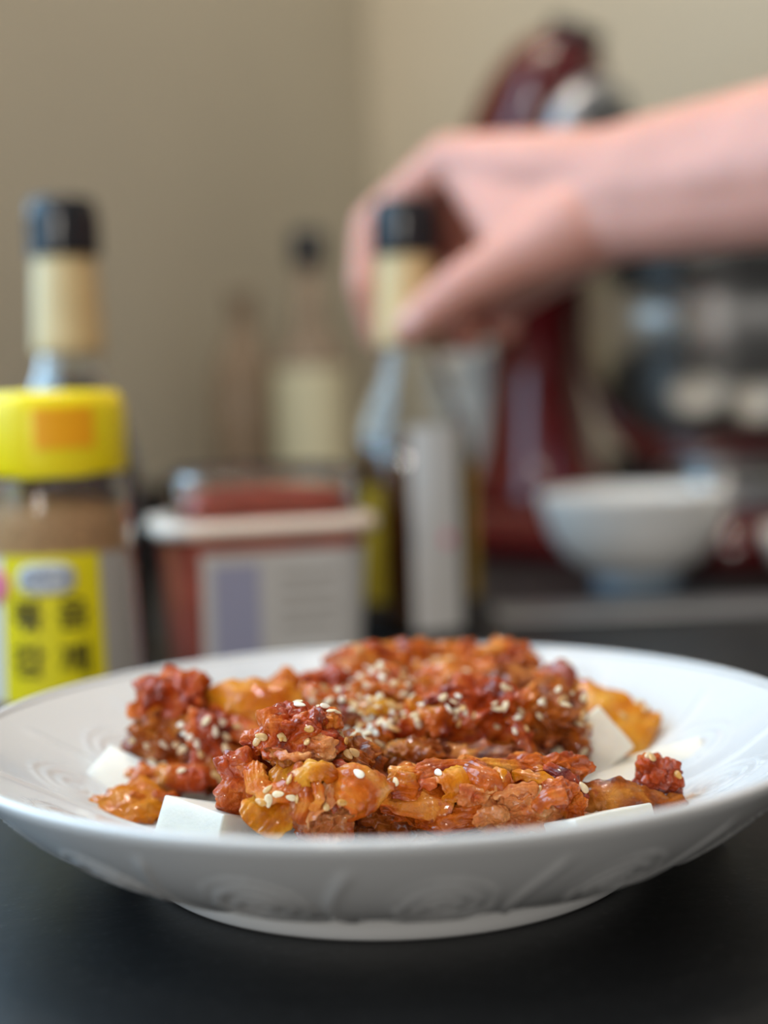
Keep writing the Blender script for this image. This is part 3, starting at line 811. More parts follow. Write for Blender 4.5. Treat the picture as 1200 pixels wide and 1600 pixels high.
# sauce pooled on the plate floor under the heap
def sauce():
    n, m = 160, 24
    verts, faces = [(0, 0, .0016)], []
    for j in range(1, m + 1):
        t = j / m
        for i in range(n):
            a = 2 * PI * i / n
            r0 = .060 + .006 * math.sin(3 * a + .4) + .004 * math.sin(7 * a + 2) + .002 * math.sin(13 * a)
            z = .0018 * (1 - t ** 6) + .0003 * math.sin(9 * t * 3 + 5 * a) * (1 - t)
            verts.append((r0 * t * math.cos(a), r0 * t * .92 * math.sin(a), z))
    for i in range(n):
        faces.append((0, 1 + i, 1 + (i + 1) % n))
    for j in range(m - 1):
        for i in range(n):
            a, b = 1 + j * n + i, 1 + j * n + (i + 1) % n
            faces.append((a, a + n, b + n, b))
    o = mobj('sauce_pool', verts, faces, M['sauce'])
    o.location = (.004, .002, .0112)
    return tag(o, 'shiny red-brown sauce pooled under the kimchi on the plate', 'sauce')
sauce()

# ------------------------------------------------------------------ sesame seeds
def seed_mesh(name, L, Wd, T, mat):
    v, f = ico(4)
    p = v.copy()
    taper = 1 - .42 * (p[:, 0] + 1) / 2
    p[:, 1] *= taper
    p[:, 2] *= taper * .9
    p = p * np.array([L / 2, Wd / 2 * 1.2, T / 2 * 1.2])
    me = bpy.data.meshes.new(name)
    me.from_pydata(p.tolist(), [], f)
    me.polygons.foreach_set('use_smooth', [True] * len(me.polygons))
    me.materials.append(mat)
    return me
SEEDM = [simple('seed_ivory', (.76, .62, .40, 1), .35, sss=.25, sss_s=.001, var=.12, vscale=900, coat=.3),
         simple('seed_tan', (.62, .38, .15, 1), .3, sss=.25, sss_s=.001, var=.15, vscale=900, coat=.4),
         simple('seed_golden', (.58, .29, .06, 1), .2, sss=.25, sss_s=.001, var=.15, vscale=900, coat=.7),
         simple('seed_pale', (.83, .76, .62, 1), .4, sss=.2, sss_s=.001, var=.06, vscale=900)]
SEED = [seed_mesh('sesame_seed', .0031, .0019, .0011, m) for m in SEEDM]

def scatter_seeds():
    rnd = random.Random(11)
    bpy.context.view_layer.update()
    dg = bpy.context.evaluated_depsgraph_get()
    allow = ('kimchi', 'pork')
    # (x, y, spread x, spread y, how many, direction the shower comes from, palette weights, label, group)
    up = Vector((0, 0, -1)); fr = Vector((0, .80, -.60)); fr2 = Vector((.1, .93, -.35))
    zones = [
        (-.004, .034, .017, .012, 44, up, (4, 2, 0, 3), 'sesame seed in the thick sprinkle at the centre of the heap', 'sesame seeds on the centre of the heap'),
        (-.004, .024, .015, .012, 70, fr, (4, 2, 0, 4), 'sesame seed in the thick sprinkle at the centre of the heap', 'sesame seeds on the centre of the heap'),
        (-.010, .004, .009, .012, 32, fr, (3, 2, 0, 3), 'sesame seed in the hollow between the front clump and the heap', 'sesame seeds behind the front clump'),
        (.030, .020, .012, .010, 20, fr, (4, 2, 0, 3), 'sesame seed on the large shiny red kimchi fold', 'sesame seeds on the red fold'),
        (.052, .024, .009, .014, 20, fr, (4, 2, 0, 3), 'sesame seed on the right shoulder of the heap beside the tofu', 'sesame seeds on the right shoulder'),
        (.016, .066, .032, .012, 18, up, (4, 3, 0, 1), 'blurred sesame seed on the back crest of the heap', 'sesame seeds on the crest'),
        (-.025, -.019, .009, .007, 12, fr, (0, 3, 4, 0), 'sesame seed on the crown of the front clump', 'sesame seeds on the front clump'),
        (-.028, -.046, .011, .010, 9, fr2, (1, 2, 4, 0), 'sesame seed on the face of the front clump', 'sesame seeds on the front clump face'),
        (-.066, .022, .013, .014, 13, fr, (3, 3, 0, 2), 'sesame seed on the back left clump', 'sesame seeds on the back left clump'),
        (-.050, .008, .008, .010, 14, fr, (3, 2, 0, 2), 'sesame seed in the dark hollow right of the back left clump', 'sesame seeds in the left hollow'),
        (.024, -.034, .024, .008, 5, fr2, (3, 2, 0, 1), 'sesame seed lying alone on the front slab or pork slice', 'sesame seeds on the front slab'),
        (.072, -.022, .012, .008, 3, fr, (2, 2, 1, 0), 'sesame seed on the dark strip at the right end', 'sesame seeds on the right strip'),
        (.078, .040, .012, .010, 6, fr, (3, 2, 0, 0), 'sesame seed on the large amber leaf behind the tofu', 'sesame seeds on the amber leaf'),
    ]
    for x0, y0, sx, sy, n, dr, wts, lab, grp in zones:
        k = tries = 0
        while k < n and tries < n * 12:
            tries += 1
            g = lambda s: max(-1.6, min(1.6, rnd.gauss(0, .75))) * s
            tgt = Vector((x0 + g(sx), y0 + g(sy), .03))
            dd = (dr + Vector((rnd.uniform(-.1, .1), rnd.uniform(-.1, .1), 0))).normalized()
            hit, loc, nrm, idx, ob, mtx = S.ray_cast(dg, tgt - dd * .10, dd, distance=.2)
            if not hit or not ob.name.startswith(allow):
                continue
            if nrm.z < -.1:
                continue
            kind = rnd.choices((0, 1, 2, 3), wts)[0]
            o = bpy.data.objects.new('sesame_seed', SEED[kind])
            COL.objects.link(o)
            z = (nrm + Vector((rnd.uniform(-.35, .35), rnd.uniform(-.35, .35), rnd.uniform(-.2, .35)))).normalized()
            q = z.to_track_quat('Z', 'X') @ Euler((0, 0, rnd.uniform(0, 2 * PI))).to_quaternion()
            o.rotation_euler = q.to_euler()
            s = rnd.uniform(.92, 1.2)
            o.scale = (s, s, s)
            o.location = loc + nrm * .0003
            tag(o, ('ivory ', 'tan ', 'golden ', 'white ')[kind] + lab, 'sesame seed', grp)
            k += 1
scatter_seeds()

# ------------------------------------------------------------------ materials of the bottles and pots
M['black_plastic'] = simple('black_plastic', (.012, .013, .016, 1), .16)
M['sleeve'] = simple('tan_sleeve', lin(214, 184, 132), .45, var=.06, vscale=60)
M['glass'] = simple('clear_glass', (.95, .97, .96, 1), .02, trans=1.0, ior=1.45)
M['plastic_clear'] = simple('clear_plastic', (.97, .95, .94, 1), .06, trans=1.0, ior=1.25)
M['soy'] = simple('dark_soy_liquid', (.055, .010, .006, 1), .08, coat=.4)
M['oil'] = simple('amber_oil_liquid', (.16, .060, .010, 1), .06, trans=.35, ior=1.35, coat=.4)
M['paper'] = simple('white_label_paper', lin(214, 213, 210), .55)
M['paper_grey'] = simple('grey_label_paper', lin(176, 172, 166), .5)
M['yellow'] = simple('yellow_plastic', lin(250, 226, 8), .35, sss=.1, sss_s=.003)
M['yellow_print'] = simple('yellow_print', lin(236, 220, 0), .5)
M['gold_print'] = simple('gold_label_print', lin(176, 140, 12), .5)
M['orange_print'] = simple('orange_print', lin(255, 176, 0), .5)
M['ink'] = simple('dark_ink', lin(52, 44, 6), .6)
M['logo_grey'] = simple('pale_print', lin(208, 212, 214), .5)
M['logo_ink'] = simple('blue_grey_ink', lin(120, 132, 160), .5)
M['pink_print'] = simple('pink_print', lin(236, 130, 160), .5)
M['seeds_fill'] = simple('packed_sesame', lin(196, 156, 108), .6, var=.25, vscale=420, bump=.8, bscale=380)
M['paste'] = simple('red_chilli_paste', (.42, .085, .050, 1), .3, var=.18, vscale=70, sss=.2, sss_s=.003, coat=.3)
M['paste_dark'] = simple('dark_red_paste', (.22, .030, .018, 1), .3, var=.2, vscale=70)
M['cream_plastic'] = simple('cream_plastic', lin(232, 214, 198), .35, sss=.2, sss_s=.004)
M['lavender_print'] = simple('lavender_print', lin(170, 172, 200), .5)
M['steel'] = simple('brushed_steel', (.62, .61, .59, 1), .20, metal=1.0, bump=.04, bscale=60)
M['steel_dull'] = simple('dull_steel', (.42, .43, .45, 1), .42, metal=1.0)
M['mixer_red'] = simple('glossy_red_enamel', (.085, .002, .003, 1), .14, coat=.6)
M['dark_metal'] = simple('dark_metal', (.035, .033, .032, 1), .35, metal=.4)
M['bowl_white'] = simple('white_glaze', (.76, .745, .71, 1), .22)
M['bowl_blue'] = simple('pale_blue_glaze', (.30, .40, .50, 1), .25)
M['canister'] = simple('pale_grey_ceramic', lin(190, 188, 182), .35)
M['brown_glass'] = simple('smoky_brown_glass', (.36, .27, .19, 1), .12, trans=.3, ior=1.2)
M['skin'] = simple('skin', (.66, .31, .235, 1), .45, sss=.45, sss_s=.008, sss_r=(1, .36, .2), var=.07, vscale=30, bump=.15, bscale=260)
M['nail'] = simple('fingernail', (.78, .50, .45, 1), .25, sss=.3, sss_s=.003)
M['shirt'] = simple('dark_cotton', (.04, .045, .06, 1), .85)

def patch(name, R, a0, a1, z0, z1, mat, parent, t=.0006, n=24, taper=0.0):
    """a piece of paper bent round a vertical axis; angle 0 faces -y (the front)"""
    v, f = [], []
    for z, k in ((z0, 0), (z1, 1)):
        for r in (R, R + t):
            for i in range(n + 1):
                a = a0 + (a1 - a0) * i / n
                rr = r + taper * k
                v.append((rr * math.sin(a), -rr * math.cos(a), z))
    N = n + 1
    for i in range(n):
        f += [(N + i, N + i + 1, 3 * N + i + 1, 3 * N + i), (i + 1, i, 2 * N + i, 2 * N + i + 1),
              (2 * N + i, 3 * N + i, 3 * N + i + 1, 2 * N + i + 1), (i, i + 1, N + i + 1, N + i)]
    f += [(0, N, 3 * N, 2 * N), (n, 2 * N + n, 3 * N + n, N + n)]
    o = mobj(name, v, f, mat, parent)
    return sharp(o, 50)

def oval_patch(name, R, ac, zc, hw, hh, mat, parent, t=.0007, n=32, p=2.0):
    """a rounded badge bent round a vertical axis"""
    v, f = [], []
    for ring, s in enumerate((0, .35, .7, 1.0)):
        for i in range(n if s else 1):
            a = 2 * PI * i / n
            cx, sx = math.cos(a), math.sin(a)
            x = hw * s * math.copysign(abs(cx) ** (2 / p), cx)
            z = hh * s * math.copysign(abs(sx) ** (2 / p), sx)
            an = ac + x / R
            r = R + t
            v.append((r * math.sin(an), -r * math.cos(an), zc + z))
    for i in range(n):
        f.append((0, 1 + i, 1 + (i + 1) % n))
    for k in range(2):
        for i in range(n):
            a, b = 1 + k * n + i, 1 + k * n + (i + 1) % n
            f.append((a, a + n, b + n, b))
    # a thin edge down to the surface
    base = len(v)
    for i in range(n):
        x, y, z = v[1 + 2 * n + i]
        s = R / math.hypot(x, y)
        v.append((x * s, y * s, z))
    for i in range(n):
        a, b = 1 + 2 * n + i, 1 + 2 * n + (i + 1) % n
        f.append((a, base + i, base + (i + 1) % n, b))
    return mobj(name, v, f, mat, parent)

def lettering(text, R, ac, zc, size, mat, parent, t=.0008, bold=.0):
    """text printed round a vertical axis, centred on angle ac and height zc"""
    cu = bpy.data.curves.new('lettering', 'FONT')
    cu.body = text
    cu.size = size
    cu.align_x, cu.align_y = 'CENTER', 'CENTER'
    cu.offset = bold
    to = bpy.data.objects.new('lettering', cu)
    COL.objects.link(to)
    bpy.context.view_layer.update()
    me = bpy.data.meshes.new_from_object(to.evaluated_get(bpy.context.evaluated_depsgraph_get()))
    bpy.data.objects.remove(to)
    for vx in me.vertices:
        x, y, z = vx.co
        a = ac + x / R
        r = R + t
        vx.co = (r * math.sin(a), -r * math.cos(a), zc + y)
    me.materials.clear()
    me.materials.append(mat)
    o = bpy.data.objects.new('lettering', me)
    COL.objects.link(o)
    o.parent = parent
    return o

# ------------------------------------------------------------------ sauce bottles (one builder, two bottles)
def sauce_bottle(loc, rz, liquid, level, label, white_strip):
    t = tag(empty('sauce_bottle', loc, rz), label, 'bottle')
    sh = [(0, .0), (.031, .0), (.0345, .0015), (.0362, .005), (.0364, .03), (.0364, .092), (.0355, .105), (.0325, .119),
          (.0275, .132), (.0222, .143), (.0180, .152), (.0158, .160), (.0148, .168), (.0146, .205), (.0146, .2145)]
    inn = [(.0130, .2145), (.0130, .168), (.0140, .160), (.0162, .152), (.0204, .143), (.0257, .132), (.0307, .119), (.0337, .105),
           (.0346, .092), (.0346, .008), (.031, .004), (0, .004)]
    lathe('glass_body', sh + inn, M['glass'], t)
    full = [(0, .0045), (.030, .0045), (.0338, .0085)]
    prof = [(.0342, .012), (.0342, .092), (.0333, .105), (.0303, .119), (.0253, .132), (.0200, .143), (.0158, .152), (.0136, .160), (.0126, .168)]
    lp = full + [p for p in prof if p[1] < level]
    # cut at the fill level
    ps = [p for p in prof if p[1] < level][-1]
    pn = [p for p in prof if p[1] >= level][0]
    k = (level - ps[1]) / (pn[1] - ps[1])
    rl = ps[0] + (pn[0] - ps[0]) * k
    lathe('liquid', lp + [(rl, level), (0, level)], liquid, t)
    lathe('neck_sleeve', [(.0150, .2145), (.0158, .2147), (.0166, .213), (.0172, .200), (.0186, .170), (.0190, .1645), (.0186, .1632), (.0150, .1632), (.0150, .2145)], M['sleeve'], t)
    cap = lathe('cap', [(.0150, .2140), (.0182, .2142), (.0186, .2155), (.0184, .238), (.0178, .2432), (.0160, .2452), (0, .2456)], M['black_plastic'], t)
    rib_v, rib_f = box_data(-.0004, .0004, -.0190, -.0182, .217, .236)
    for i in range(40):
        a = 2 * PI * i / 40
        if i == 0:
            r0 = mobj('cap_ridge', rib_v, rib_f, M['black_plastic'], cap, False)
        else:
            r1 = r0.copy(); COL.objects.link(r1); r1.parent = cap
            r1.rotation_euler = (0, 0, a)
    if white_strip:
        patch('back_label', .0365, -.05, .74, .004, .124 - .006, M['paper'], t, taper=0)
        patch('front_label', .0365, -.90, -.50, .020, .085, M['gold_print'], t)
        patch('front_label', .0365, .98, 1.35, .020, .096, M['gold_print'], t)
        oval_patch('print_mark', .0371, .50, .055, .0028, .0040, M['pink_print'], t)
    else:
        patch('front_label', .0365, -1.2, .5, .020, .088, M['yellow_print'], t)
    return t
sauce_bottle((-.1665, .372, 0), 0.0, M['soy'], .150, 'dark brown sauce bottle with black cap and tan neck sleeve behind the yellow-lidded jar', False)
sauce_bottle((.017, .4215, -.0), 0.0, M['oil'], .112, 'amber oil bottle with black cap gripped at the neck by the hand', True)

# ------------------------------------------------------------------ sesame jar
def sesame_jar():
    t = tag(empty('sesame_jar', (-.1385, .1915, 0)), 'clear jar of sesame seeds with a bright yellow lid and yellow label', 'jar')
    lathe('jar_body', [(0, 0), (.0305, 0), (.0335, .002), (.0345, .006), (.0342, .02), (.0318, .085), (.0308, .100), (.0295, .106), (.0285, .112),
                       (.0270, .112), (.0280, .105), (.0293, .099), (.0303, .084), (.0327, .02), (.0328, .008), (.029, .004), (0, .004)], M['plastic_clear'], t)
    lathe('sesame_filling', [(0, .0045), (.029, .0045), (.0322, .008), (.0322, .02), (.0298, .084), (.0290, .0925), (.012, .0975), (0, .098)], M['seeds_fill'], t)['kind'] = 'stuff'
    lid = lathe('lid', [(.0288, .1075), (.0312, .1075), (.0315, .1090), (.0311, .133), (.0300, .1385), (.0275, .1412), (.010, .1418), (0, .1418)], M['yellow'], t)
    patch('sticker', .0314, .02, .78, .1185, .1345, M['orange_print'], lid)
    def cone(o):
        """lean the printed pieces onto the slightly tapering jar wall"""
        for vx in o.data.vertices:
            x, y, z = vx.co
            k = 1 + (.0455 - z) * .0345 / .033 * .03 / .03 * (.0024 / .065) / .0024 * .0024 * 28
            vx.co.x, vx.co.y = x * k, y * k
        return o
    R = .0336
    lab = cone(patch('label', R, -2.2, 1.3, .0165, .0755, M['paper_grey'], t, n=60))
    cone(patch('label_side', R + .0003, -2.0, -.47, .0165, .0755, M['paper'], lab, n=30))
    cone(patch('label_panel', R + .0004, -.47, .74, .0165, .0760, M['yellow_print'], lab, n=40))
    cone(oval_patch('logo_plate', R + .0012, .09, .0668, .0115, .0062, M['logo_grey'], lab, p=3))
    cone(lettering('오뚜기', R + .0018, .09, .0668, .0072, M['logo_ink'], lab, bold=.0002))
    cone(oval_patch('round_emblem', R + .0012, -.58, .0640, .0070, .0070, M['pink_print'], lab))
    for ch, a, z in (('볶', -.15, .0515), ('음', .38, .0515), ('참', -.15, .0330), ('깨', .38, .0330)):
        cone(lettering(ch, R + .0009, a, z, .0140, M['ink'], lab, bold=.00035))
sesame_jar()

# ------------------------------------------------------------------ chilli paste tub
def paste_tub():
    t = tag(empty('paste_tub', (-.0625, .3080, 0), math.radians(15)), 'square clear tub of red chilli paste with a white label and cream rim', 'tub')
    hx, hy = .0485, .040
    body = loft('tub_body', rings_rr([(hx * .86, hy * .84, .012, 0), (hx * .90, hy * .88, .015, .002), (hx * .93, hy * .92, .016, .03), (hx * .985, hy * .98, .017, .0705), (hx * .985, hy * .98, .017, .0715)]), M['paste'], t)
    sharp(body, 60)
    rim = loft('tub_rim', rings_rr([(hx * .98, hy * .98, .017, .0700), (hx * 1.10, hy * 1.10, .020, .0712), (hx * 1.12, hy * 1.12, .021, .0735), (hx * 1.10, hy * 1.10, .020, .0775), (hx * .97, hy * .97, .018, .0785), (hx * .90, hy * .90, .016, .0785)]), M['cream_plastic'], t)
    pm = loft('paste_mound', rings_rr([(hx * .86, hy * .86, .015, .0786), (hx * .85, hy * .85, .015, .0880), (hx * .74, hy * .74, .013, .0925), (hx * .35, hy * .35, .008, .0950)]), M['paste'], t)
    lid = loft('lid', rings_rr([(hx * .90, hy * .90, .016, .0788), (hx * .93, hy * .93, .017, .0805), (hx * .93, hy * .93, .017, .0990), (hx * .90, hy * .90, .016, .1020), (hx * .84, hy * .84, .014, .1024), (hx * .82, hy * .82, .013, .1005),
                               (hx * .80, hy * .80, .013, .0995), (hx * .86, hy * .86, .014, .0985), (hx * .89, hy * .89, .015, .0970), (hx * .89, hy * .89, .015, .0805), (hx * .88, hy * .88, .015, .0788)], 8), M['plastic_clear'], t, cap=False)
    top = loft('lid_top', rings_rr([(hx * .805, hy * .805, .013, .0994), (hx * .805, hy * .805, .013, .1004)]), M['plastic_clear'], t)
    # label on the front face, wrapped slightly round the corners
    def face_strip(name, x0, x1, z0, z1, mat, parent, out):
        n = 16
        v, f = [], []
        def pt(x, z, o):
            s = .90 + (.985 - .90) * min(1, max(0, z / .0705))
            Hx, Hy, r = hx * s, hy * s, .0165
            if x < -(Hx - r):
                a = min(PI / 2, (-(Hx - r) - x) / r)
                return (-(Hx - r) - (r + o) * math.sin(a), -(Hy - r) - (r + o) * math.cos(a), z)
            if x > Hx - r:
                a = min(PI / 2, (x - Hx + r) / r)
                return ((Hx - r) + (r + o) * math.sin(a), -(Hy - r) - (r + o) * math.cos(a), z)
            return (x, -Hy - o, z)
        for o in (out * .3, out):
            for z in (z0, (z0 + z1) / 2, z1):
                for i in range(n + 1):
                    v.append(pt(x0 + (x1 - x0) * i / n, z, o))
        N = n + 1
        for k in range(2):
            for i in range(n):
                a = 3 * N + k * N + i
                f.append((a, a + 1, a + N + 1, a + N))
                b = k * N + i
                f.append((b + 1, b, b + N, b + N + 1))
        return mobj(name, v, f, mat, parent)
    lab = face_strip('label', -.0350, .0560, .004, .0635, M['paper'], t, .0010)
    face_strip('label_picture', -.0300, -.008, .006, .058, M['lavender_print'], lab, .0013)
    for i in range(4):
        face_strip('label_line', .002, .030 - .003 * (i % 2), .0500 - .008 * i, .0525 - .008 * i, M['paper_grey'], lab, .0013)
paste_tub()

# ------------------------------------------------------------------ far bottles and canister
t = tag(empty('far_bottle', (-.0590, .872, 0)), 'slim bottle with dark stopper and cream label far back by the wall', 'bottle')
lathe('bottle_body', [(0, 0), (.030, 0), (.034, .004), (.0345, .10), (.0345, .158), (.030, .175), (.018, .190), (.0125, .205), (.0115, .25), (0, .25)], M['brown_glass'], t)
patch('label', .0346, -2.6, 2.6, .070, .162, simple('cream_label', lin(216, 204, 166), .5), t, n=60)
lathe('stopper', [(.0, .2500), (.0135, .2500), (.0150, .253), (.0152, .276), (.0130, .281), (0, .282)], M['black_plastic'], t)
t = tag(empty('far_bottle', (-.124, .930, 0)), 'tall smoky brown bottle without a label far back left of the cream-labelled bottle', 'bottle')
lathe('bottle_body', [(0, 0), (.026, 0), (.0285, .004), (.0290, .10), (.0285, .150), (.024, .172), (.0150, .190), (.0115, .205), (.0110, .225), (.0125, .226), (.0125, .234), (0, .234)], M['brown_glass'], t)
t = tag(empty('canister', (.098, 1.00, 0)), 'pale grey ceramic canister behind the oil bottle and left of the mixer', 'canister')
lathe('canister_body', [(0, 0), (.036, 0), (.0385, .003), (.0390, .150), (.0375, .1525), (0, .1525)], M['canister'], t)
lathe('canister_lid', [(.0, .1526), (.0385, .1526), (.0395, .155), (.0390, .170), (.034, .177), (.012, .181), (.009, .186), (.0105, .193), (.006, .198), (0, .198)], M['canister'], t)

# ------------------------------------------------------------------ white bowls and the steel strip
def footed_bowl(loc, s, label):
    t = tag(empty('rice_bowl', loc), label, 'bowl')
    lathe('bowl_body', [(.0, .0150), (.020, .0152), (.030, .0190), (.044, .0285), (.055, .0440), (.0610, .0640), (.0620, .0700), (.0632, .0706), (.0642, .0698),
                        (.0640, .0660), (.0575, .0420), (.0470, .0255), (.0330, .0150), (.0270, .0125), (0, .0125)], M['bowl_white'], t)
    lathe('foot_ring', [(.0255, .0128), (.0272, .0130), (.0280, .0115), (.0295, .0), (.0265, .0), (.0245, .0090), (.0, .0100)], M['bowl_blue'], t)
    for c in t.children:
        c.scale = (s, s, s * .94)
    return t
footed_bowl((.1690, .5640, 0), 1.0, 'white rice bowl on a pale blue foot in front of the red mixer')
d = tag(empty('small_dish', (.306, .545, 0)), 'small white dish at the right picture edge beside the rice bowl', 'dish')
lathe('dish_body', [(0, .006), (.030, .0065), (.045, .018), (.0555, .0385), (.0570, .0392), (.0580, .0380), (.0500, .0180), (.0345, .0030), (.0330, 0), (.029, 0), (.028, .003), (0, .003)], M['bowl_white'], d)
v, f = box_data(.066, .62, .440, .492, 0.0, .0022)
st = bevel(mobj('steel_strip', v, f, M['steel_dull'], None, False), .0007, 2)
tag(st, 'flat brushed steel strip lying across the worktop below the rice bowl', 'strip')

# ------------------------------------------------------------------ stand mixer, head tilted up
def mixer():
    th = math.atan2(-.66, .75)
    t = tag(empty('stand_mixer', (.215, .785, 0), th), 'glossy red stand mixer with its head tilted up behind the arm', 'stand mixer')
    # base: long rounded foot, flaring up at the rear into the column
    base = loft('base', rings_rr([(.172, .098, .085, .000), (.178, .104, .090, .004), (.178, .104, .090, .020), (.172, .098, .085, .034), (.150, .078, .070, .042)], 14), M['mixer_red'], t)
    plate_ = lathe('bowl_clamp', [(0, .042), (.060, .042), (.062, .046), (.060, .054), (.050, .058), (0, .058)], M['steel_dull'], t)
    plate_.location = (.072, 0, 0)
    col = []
    for z, cx, hx, hy in ((.036, -.100, .072, .074), (.060, -.102, .054, .058), (.090, -.104, .043, .047), (.140, -.104, .037, .040), (.190, -.102, .038, .041), (.228, -.098, .046, .050), (.246, -.096, .046, .050)):
        col.append([(x + cx, y, z) for x, y in rrect(hx, hy, min(hx, hy) * .85, 10)])
    loft('column', col, M['mixer_red'], t)
    kn = lathe('speed_knob', [(0, 0), (.010, 0), (.010, .012), (.007, .016), (0, .016)], M['dark_metal'], t, seg=32)
    kn.location = (-.102, -.041, .19); kn.rotation_euler = (PI / 2, 0, 0)
    # head: egg-shaped shell along local x, pivoted up about the hinge
    h = bpy.data.objects.new('head', None)
    tilt = math.radians(62)
    def headpt(x, y, z):
        c, s = math.cos(tilt), math.sin(tilt)
        return (-.098 + x * c - z * s, y, .252 + x * s + z * c)
    rings = []
    for i in range(25):
        u = i / 24
        x = -.085 + .265 * u
        k = (1 - abs(2 * u - 1) ** 3.2) ** .5
        ry, rz = .060 * max(k, .02), .062 * max(k, .02)
        ring = []
        for j in range(48):
            a = 2 * PI * j / 48
            yy, zz = ry * math.cos(a), rz * math.sin(a)
            if zz < 0:
                zz *= .72
            ring.append(headpt(x, yy, .045 + zz))
        rings.append(ring)
    hd = loft('head', rings, M['mixer_red'], t)
    # trim band round the head, hub at the nose, planetary disc and shaft under the nose
    def on_head(name, prof, mat, x, z, flip=False, axis='z'):
        o = lathe(name, prof, mat, hd, seg=48)
        for vx in o.data.vertices:
            a, b, c = vx.co
            if axis == 'z':
                p = headpt(x + a, b, z - c if flip else z + c)
            else:
                p = headpt(x + c, b, z + a)
            vx.co = p
        bm = bmesh.new(); bm.from_mesh(o.data); bmesh.ops.recalc_face_normals(bm, faces=bm.faces); bm.to_mesh(o.data); bm.free()
        return o
    on_head('planetary_disc', [(0, 0), (.046, 0), (.048, .004), (.046, .022), (.030, .026), (0, .026)], M['steel_dull'], .105, .012, True)
    on_head('beater_shaft', [(0, .024), (.008, .024), (.008, .060), (.006, .064), (0, .064)], M['dark_metal'], .125, .012, True)
    on_head('attachment_hub', [(0, 0), (.024, 0), (.025, .004), (.022, .012), (0, .013)], M['dark_metal'], .172, .048, False, 'x')
    on_head('trim_band', [(.0585, 0), (.0612, 0), (.0612, .006), (.0585, .006), (.0585, 0)], M['steel'], .02, .045, False, 'x')
mixer()
b = tag(empty('mixing_bowl', (.269, .737, .0585)), 'polished steel mixing bowl standing on the red mixer base', 'mixing bowl')
lathe('bowl_body', [(0, .004), (.040, .004), (.050, .010), (.075, .026), (.095, .052), (.107, .085), (.1115, .130), (.1125, .186), (.1165, .1875), (.1165, .1895), (.1120, .1905),
                    (.1105, .186), (.1095, .130), (.105, .086), (.093, .053), (.073, .028), (.049, .012), (0, .008)], M['steel'], b, seg=128)
lathe('foot_ring', [(.044, .0), (.050, .0), (.051, .003), (.048, .0098), (.044, .006), (.044, 0)], M['steel'], b)

# ------------------------------------------------------------------ the hand and arm
def capsule_mesh(bm, p, q, r1, r2):
    """a tapered rounded bone from p to q"""
    p, q = Vector(p), Vector(q)
    ax = q - p
    L = ax.length
    rot = ax.to_track_quat('Z', 'Y').to_matrix()
    prof = []
    n = 8
    for i in range(n + 1):
        a = -PI / 2 + PI / 2 * i / n
        prof.append((r1 * math.cos(a), r1 * math.sin(a)))
    for i in range(n + 1):
        a = PI / 2 * i / n
        prof.append((r2 * math.cos(a), L + r2 * math.sin(a)))
    seg = 20
    rows = []
    for r, z in prof:
        rows.append([bm.verts.new(p + rot @ Vector((max(r, 1e-5) * math.cos(2 * PI * k / seg), max(r, 1e-5) * math.sin(2 * PI * k / seg), z))) for k in range(seg)])
    for A, B in zip(rows[:-1], rows[1:]):
        for k in range(seg):
            bm.faces.new((A[k], A[(k + 1) % seg], B[(k + 1) % seg], B[k]))
    bm.faces.new(rows[0][::-1])
    bm.faces.new(rows[-1])

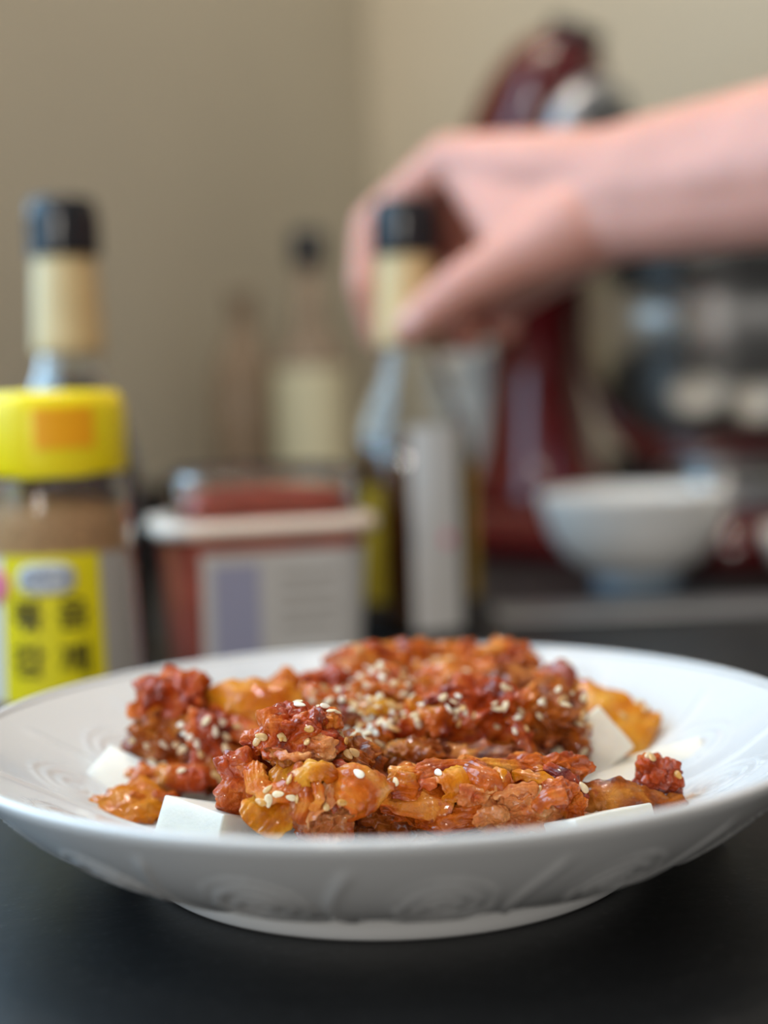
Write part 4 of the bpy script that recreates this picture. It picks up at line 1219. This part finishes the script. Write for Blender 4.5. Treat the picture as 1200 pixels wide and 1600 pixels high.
def person():
    t = tag(empty('person', (.185, .27, 0)), 'person reaching in from the right with a bare arm, gripping the oil bottle neck', 'person')
    org = Vector((.185, .27, 0))
    bm = bmesh.new()
    def chain(pts):
        for (p, r), (q, s) in zip(pts[:-1], pts[1:]):
            capsule_mesh(bm, Vector(p) - org, Vector(q) - org, r, s)
    W_ = (.126, .366, .240)
    # fingers: knuckle, middle joint, end joint, tip
    idx = [((.043, .428, .2690), .0135), ((-.0020, .4500, .2360), .0112), ((-.0065, .4395, .2000), .0100), ((.0000, .4460, .1700), .0086)]
    mid = [((.047, .450, .2680), .0135), ((.0060, .4680, .2300), .0112), ((.0160, .4690, .1920), .0100), ((.0370, .4570, .1680), .0092)]
    rng_ = [((.056, .470, .2580), .0125), ((.0260, .4880, .2200), .0105), ((.0400, .4800, .1800), .0098), ((.0530, .4500, .1680), .0098)]
    pky = [((.066, .484, .2430), .0115), ((.0500, .5000, .2020), .0098), ((.0640, .4860, .1780), .0090), ((.0760, .4560, .1730), .0088)]
    thb = [((.108, .370, .2220), .0260), ((.0770, .3760, .2070), .0185), ((.0460, .3800, .1925), .0140), ((.0300, .3865, .1810), .0125), ((.0180, .3910, .1715), .0102)]
    for c in (idx, mid, rng_, pky, thb):
        chain(c)
    # back of the hand and palm
    chain([((.126, .368, .248), .0260), ((.043, .428, .2680), .0150)])
    chain([((.128, .378, .250), .0250), ((.047, .450, .2670), .0145)])
    chain([((.128, .386, .242), .0250), ((.056, .470, .2580), .0140)])
    chain([((.126, .390, .230), .0250), ((.066, .484, .2430), .0135)])
    chain([((.118, .372, .226), .0280), ((.085, .392, .2240), .0230)])
    chain([((.085, .392, .2300), .0210), ((.060, .410, .2500), .0140)])    # web between thumb and finger
    chain([((.110, .385, .220), .0260), ((.078, .440, .2180), .0220)])
    chain([((.078, .386, .2160), .0180), ((.052, .416, .2560), .0120)])
    chain([((.100, .420, .216), .0250), ((.078, .460, .1980), .0190)])     # heel of the palm on the little-finger side
    # wrist, forearm, elbow, upper arm
    chain([((.122, .372, .250), .0235), ((.150, .330, .2500), .0245), ((.192, .268, .2480), .0280), ((.300, .110, .2450), .0420), ((.330, .060, .2540), .0430)])
    chain([((.122, .372, .238), .0260), ((.150, .330, .2370), .0275), ((.192, .268, .2360), .0310), ((.300, .110, .2400), .0420)])
    chain([((.122, .372, .226), .0245), ((.150, .330, .2250), .0250), ((.192, .268, .2250), .0275), ((.300, .110, .2350), .0380), ((.330, .060, .2440), .0420)])
    chain([((.330, .060, .250), .0440), ((.420, -.06, .420), .0500), ((.470, -.12, .540), .0540)])
    me = bpy.data.meshes.new('arm_and_hand')
    bmesh.ops.recalc_face_normals(bm, faces=bm.faces)
    bm.to_mesh(me); bm.free()
    o = bpy.data.objects.new('arm_and_hand', me)
    COL.objects.link(o)
    rm = o.modifiers.new('r', 'REMESH'); rm.mode = 'VOXEL'; rm.voxel_size = .0025
    sm = o.modifiers.new('s', 'SMOOTH'); sm.factor = .5; sm.iterations = 9
    bpy.context.view_layer.update()
    me2 = bpy.data.meshes.new_from_object(o.evaluated_get(bpy.context.evaluated_depsgraph_get()))
    o.modifiers.clear()
    o.data = me2
    me2.name = 'arm_and_hand'
    me2.materials.clear(); me2.materials.append(M['skin'])
    me2.polygons.foreach_set('use_smooth', [True] * len(me2.polygons))
    o.parent = t
    # fingernails
    def nail(p, z, x, s):
        p, z, x = Vector(p) - org, Vector(z).normalized(), Vector(x)
        x = (x - z * x.dot(z)).normalized()
        y = z.cross(x)
        v, f = ico(3)
        pts = [(p + x * float(a) * .0062 * s + y * float(b) * .0048 * s + z * (float(c) * .0012 - .10 * (float(b) ** 2) * .004)) for a, b, c in v]
        n = mobj('fingernail', pts, f, M['nail'], t)
        return n
    nail((.0205, .3800, .1785), (-.15, -.95, .35), (-.70, .20, -.60), 1.25)
    nail((-.0050, .4530, .1830), (-.75, .60, .0), (.12, .1, -1), 1.0)
    # short sleeve on the upper arm, out of frame
    sl = lathe('sleeve', [(.060, .0), (.066, .002), (.068, .08), (.072, .14), (.066, .141), (.062, .08), (.060, 0)], M['shirt'], t, seg=48)
    dr = (Vector((.470, -.12, .540)) - Vector((.330, .060, .250))).normalized()
    sl.location = Vector((.398, -.028, .378)) - org
    sl.rotation_euler = dr.to_track_quat('Z', 'Y').to_euler()
person()
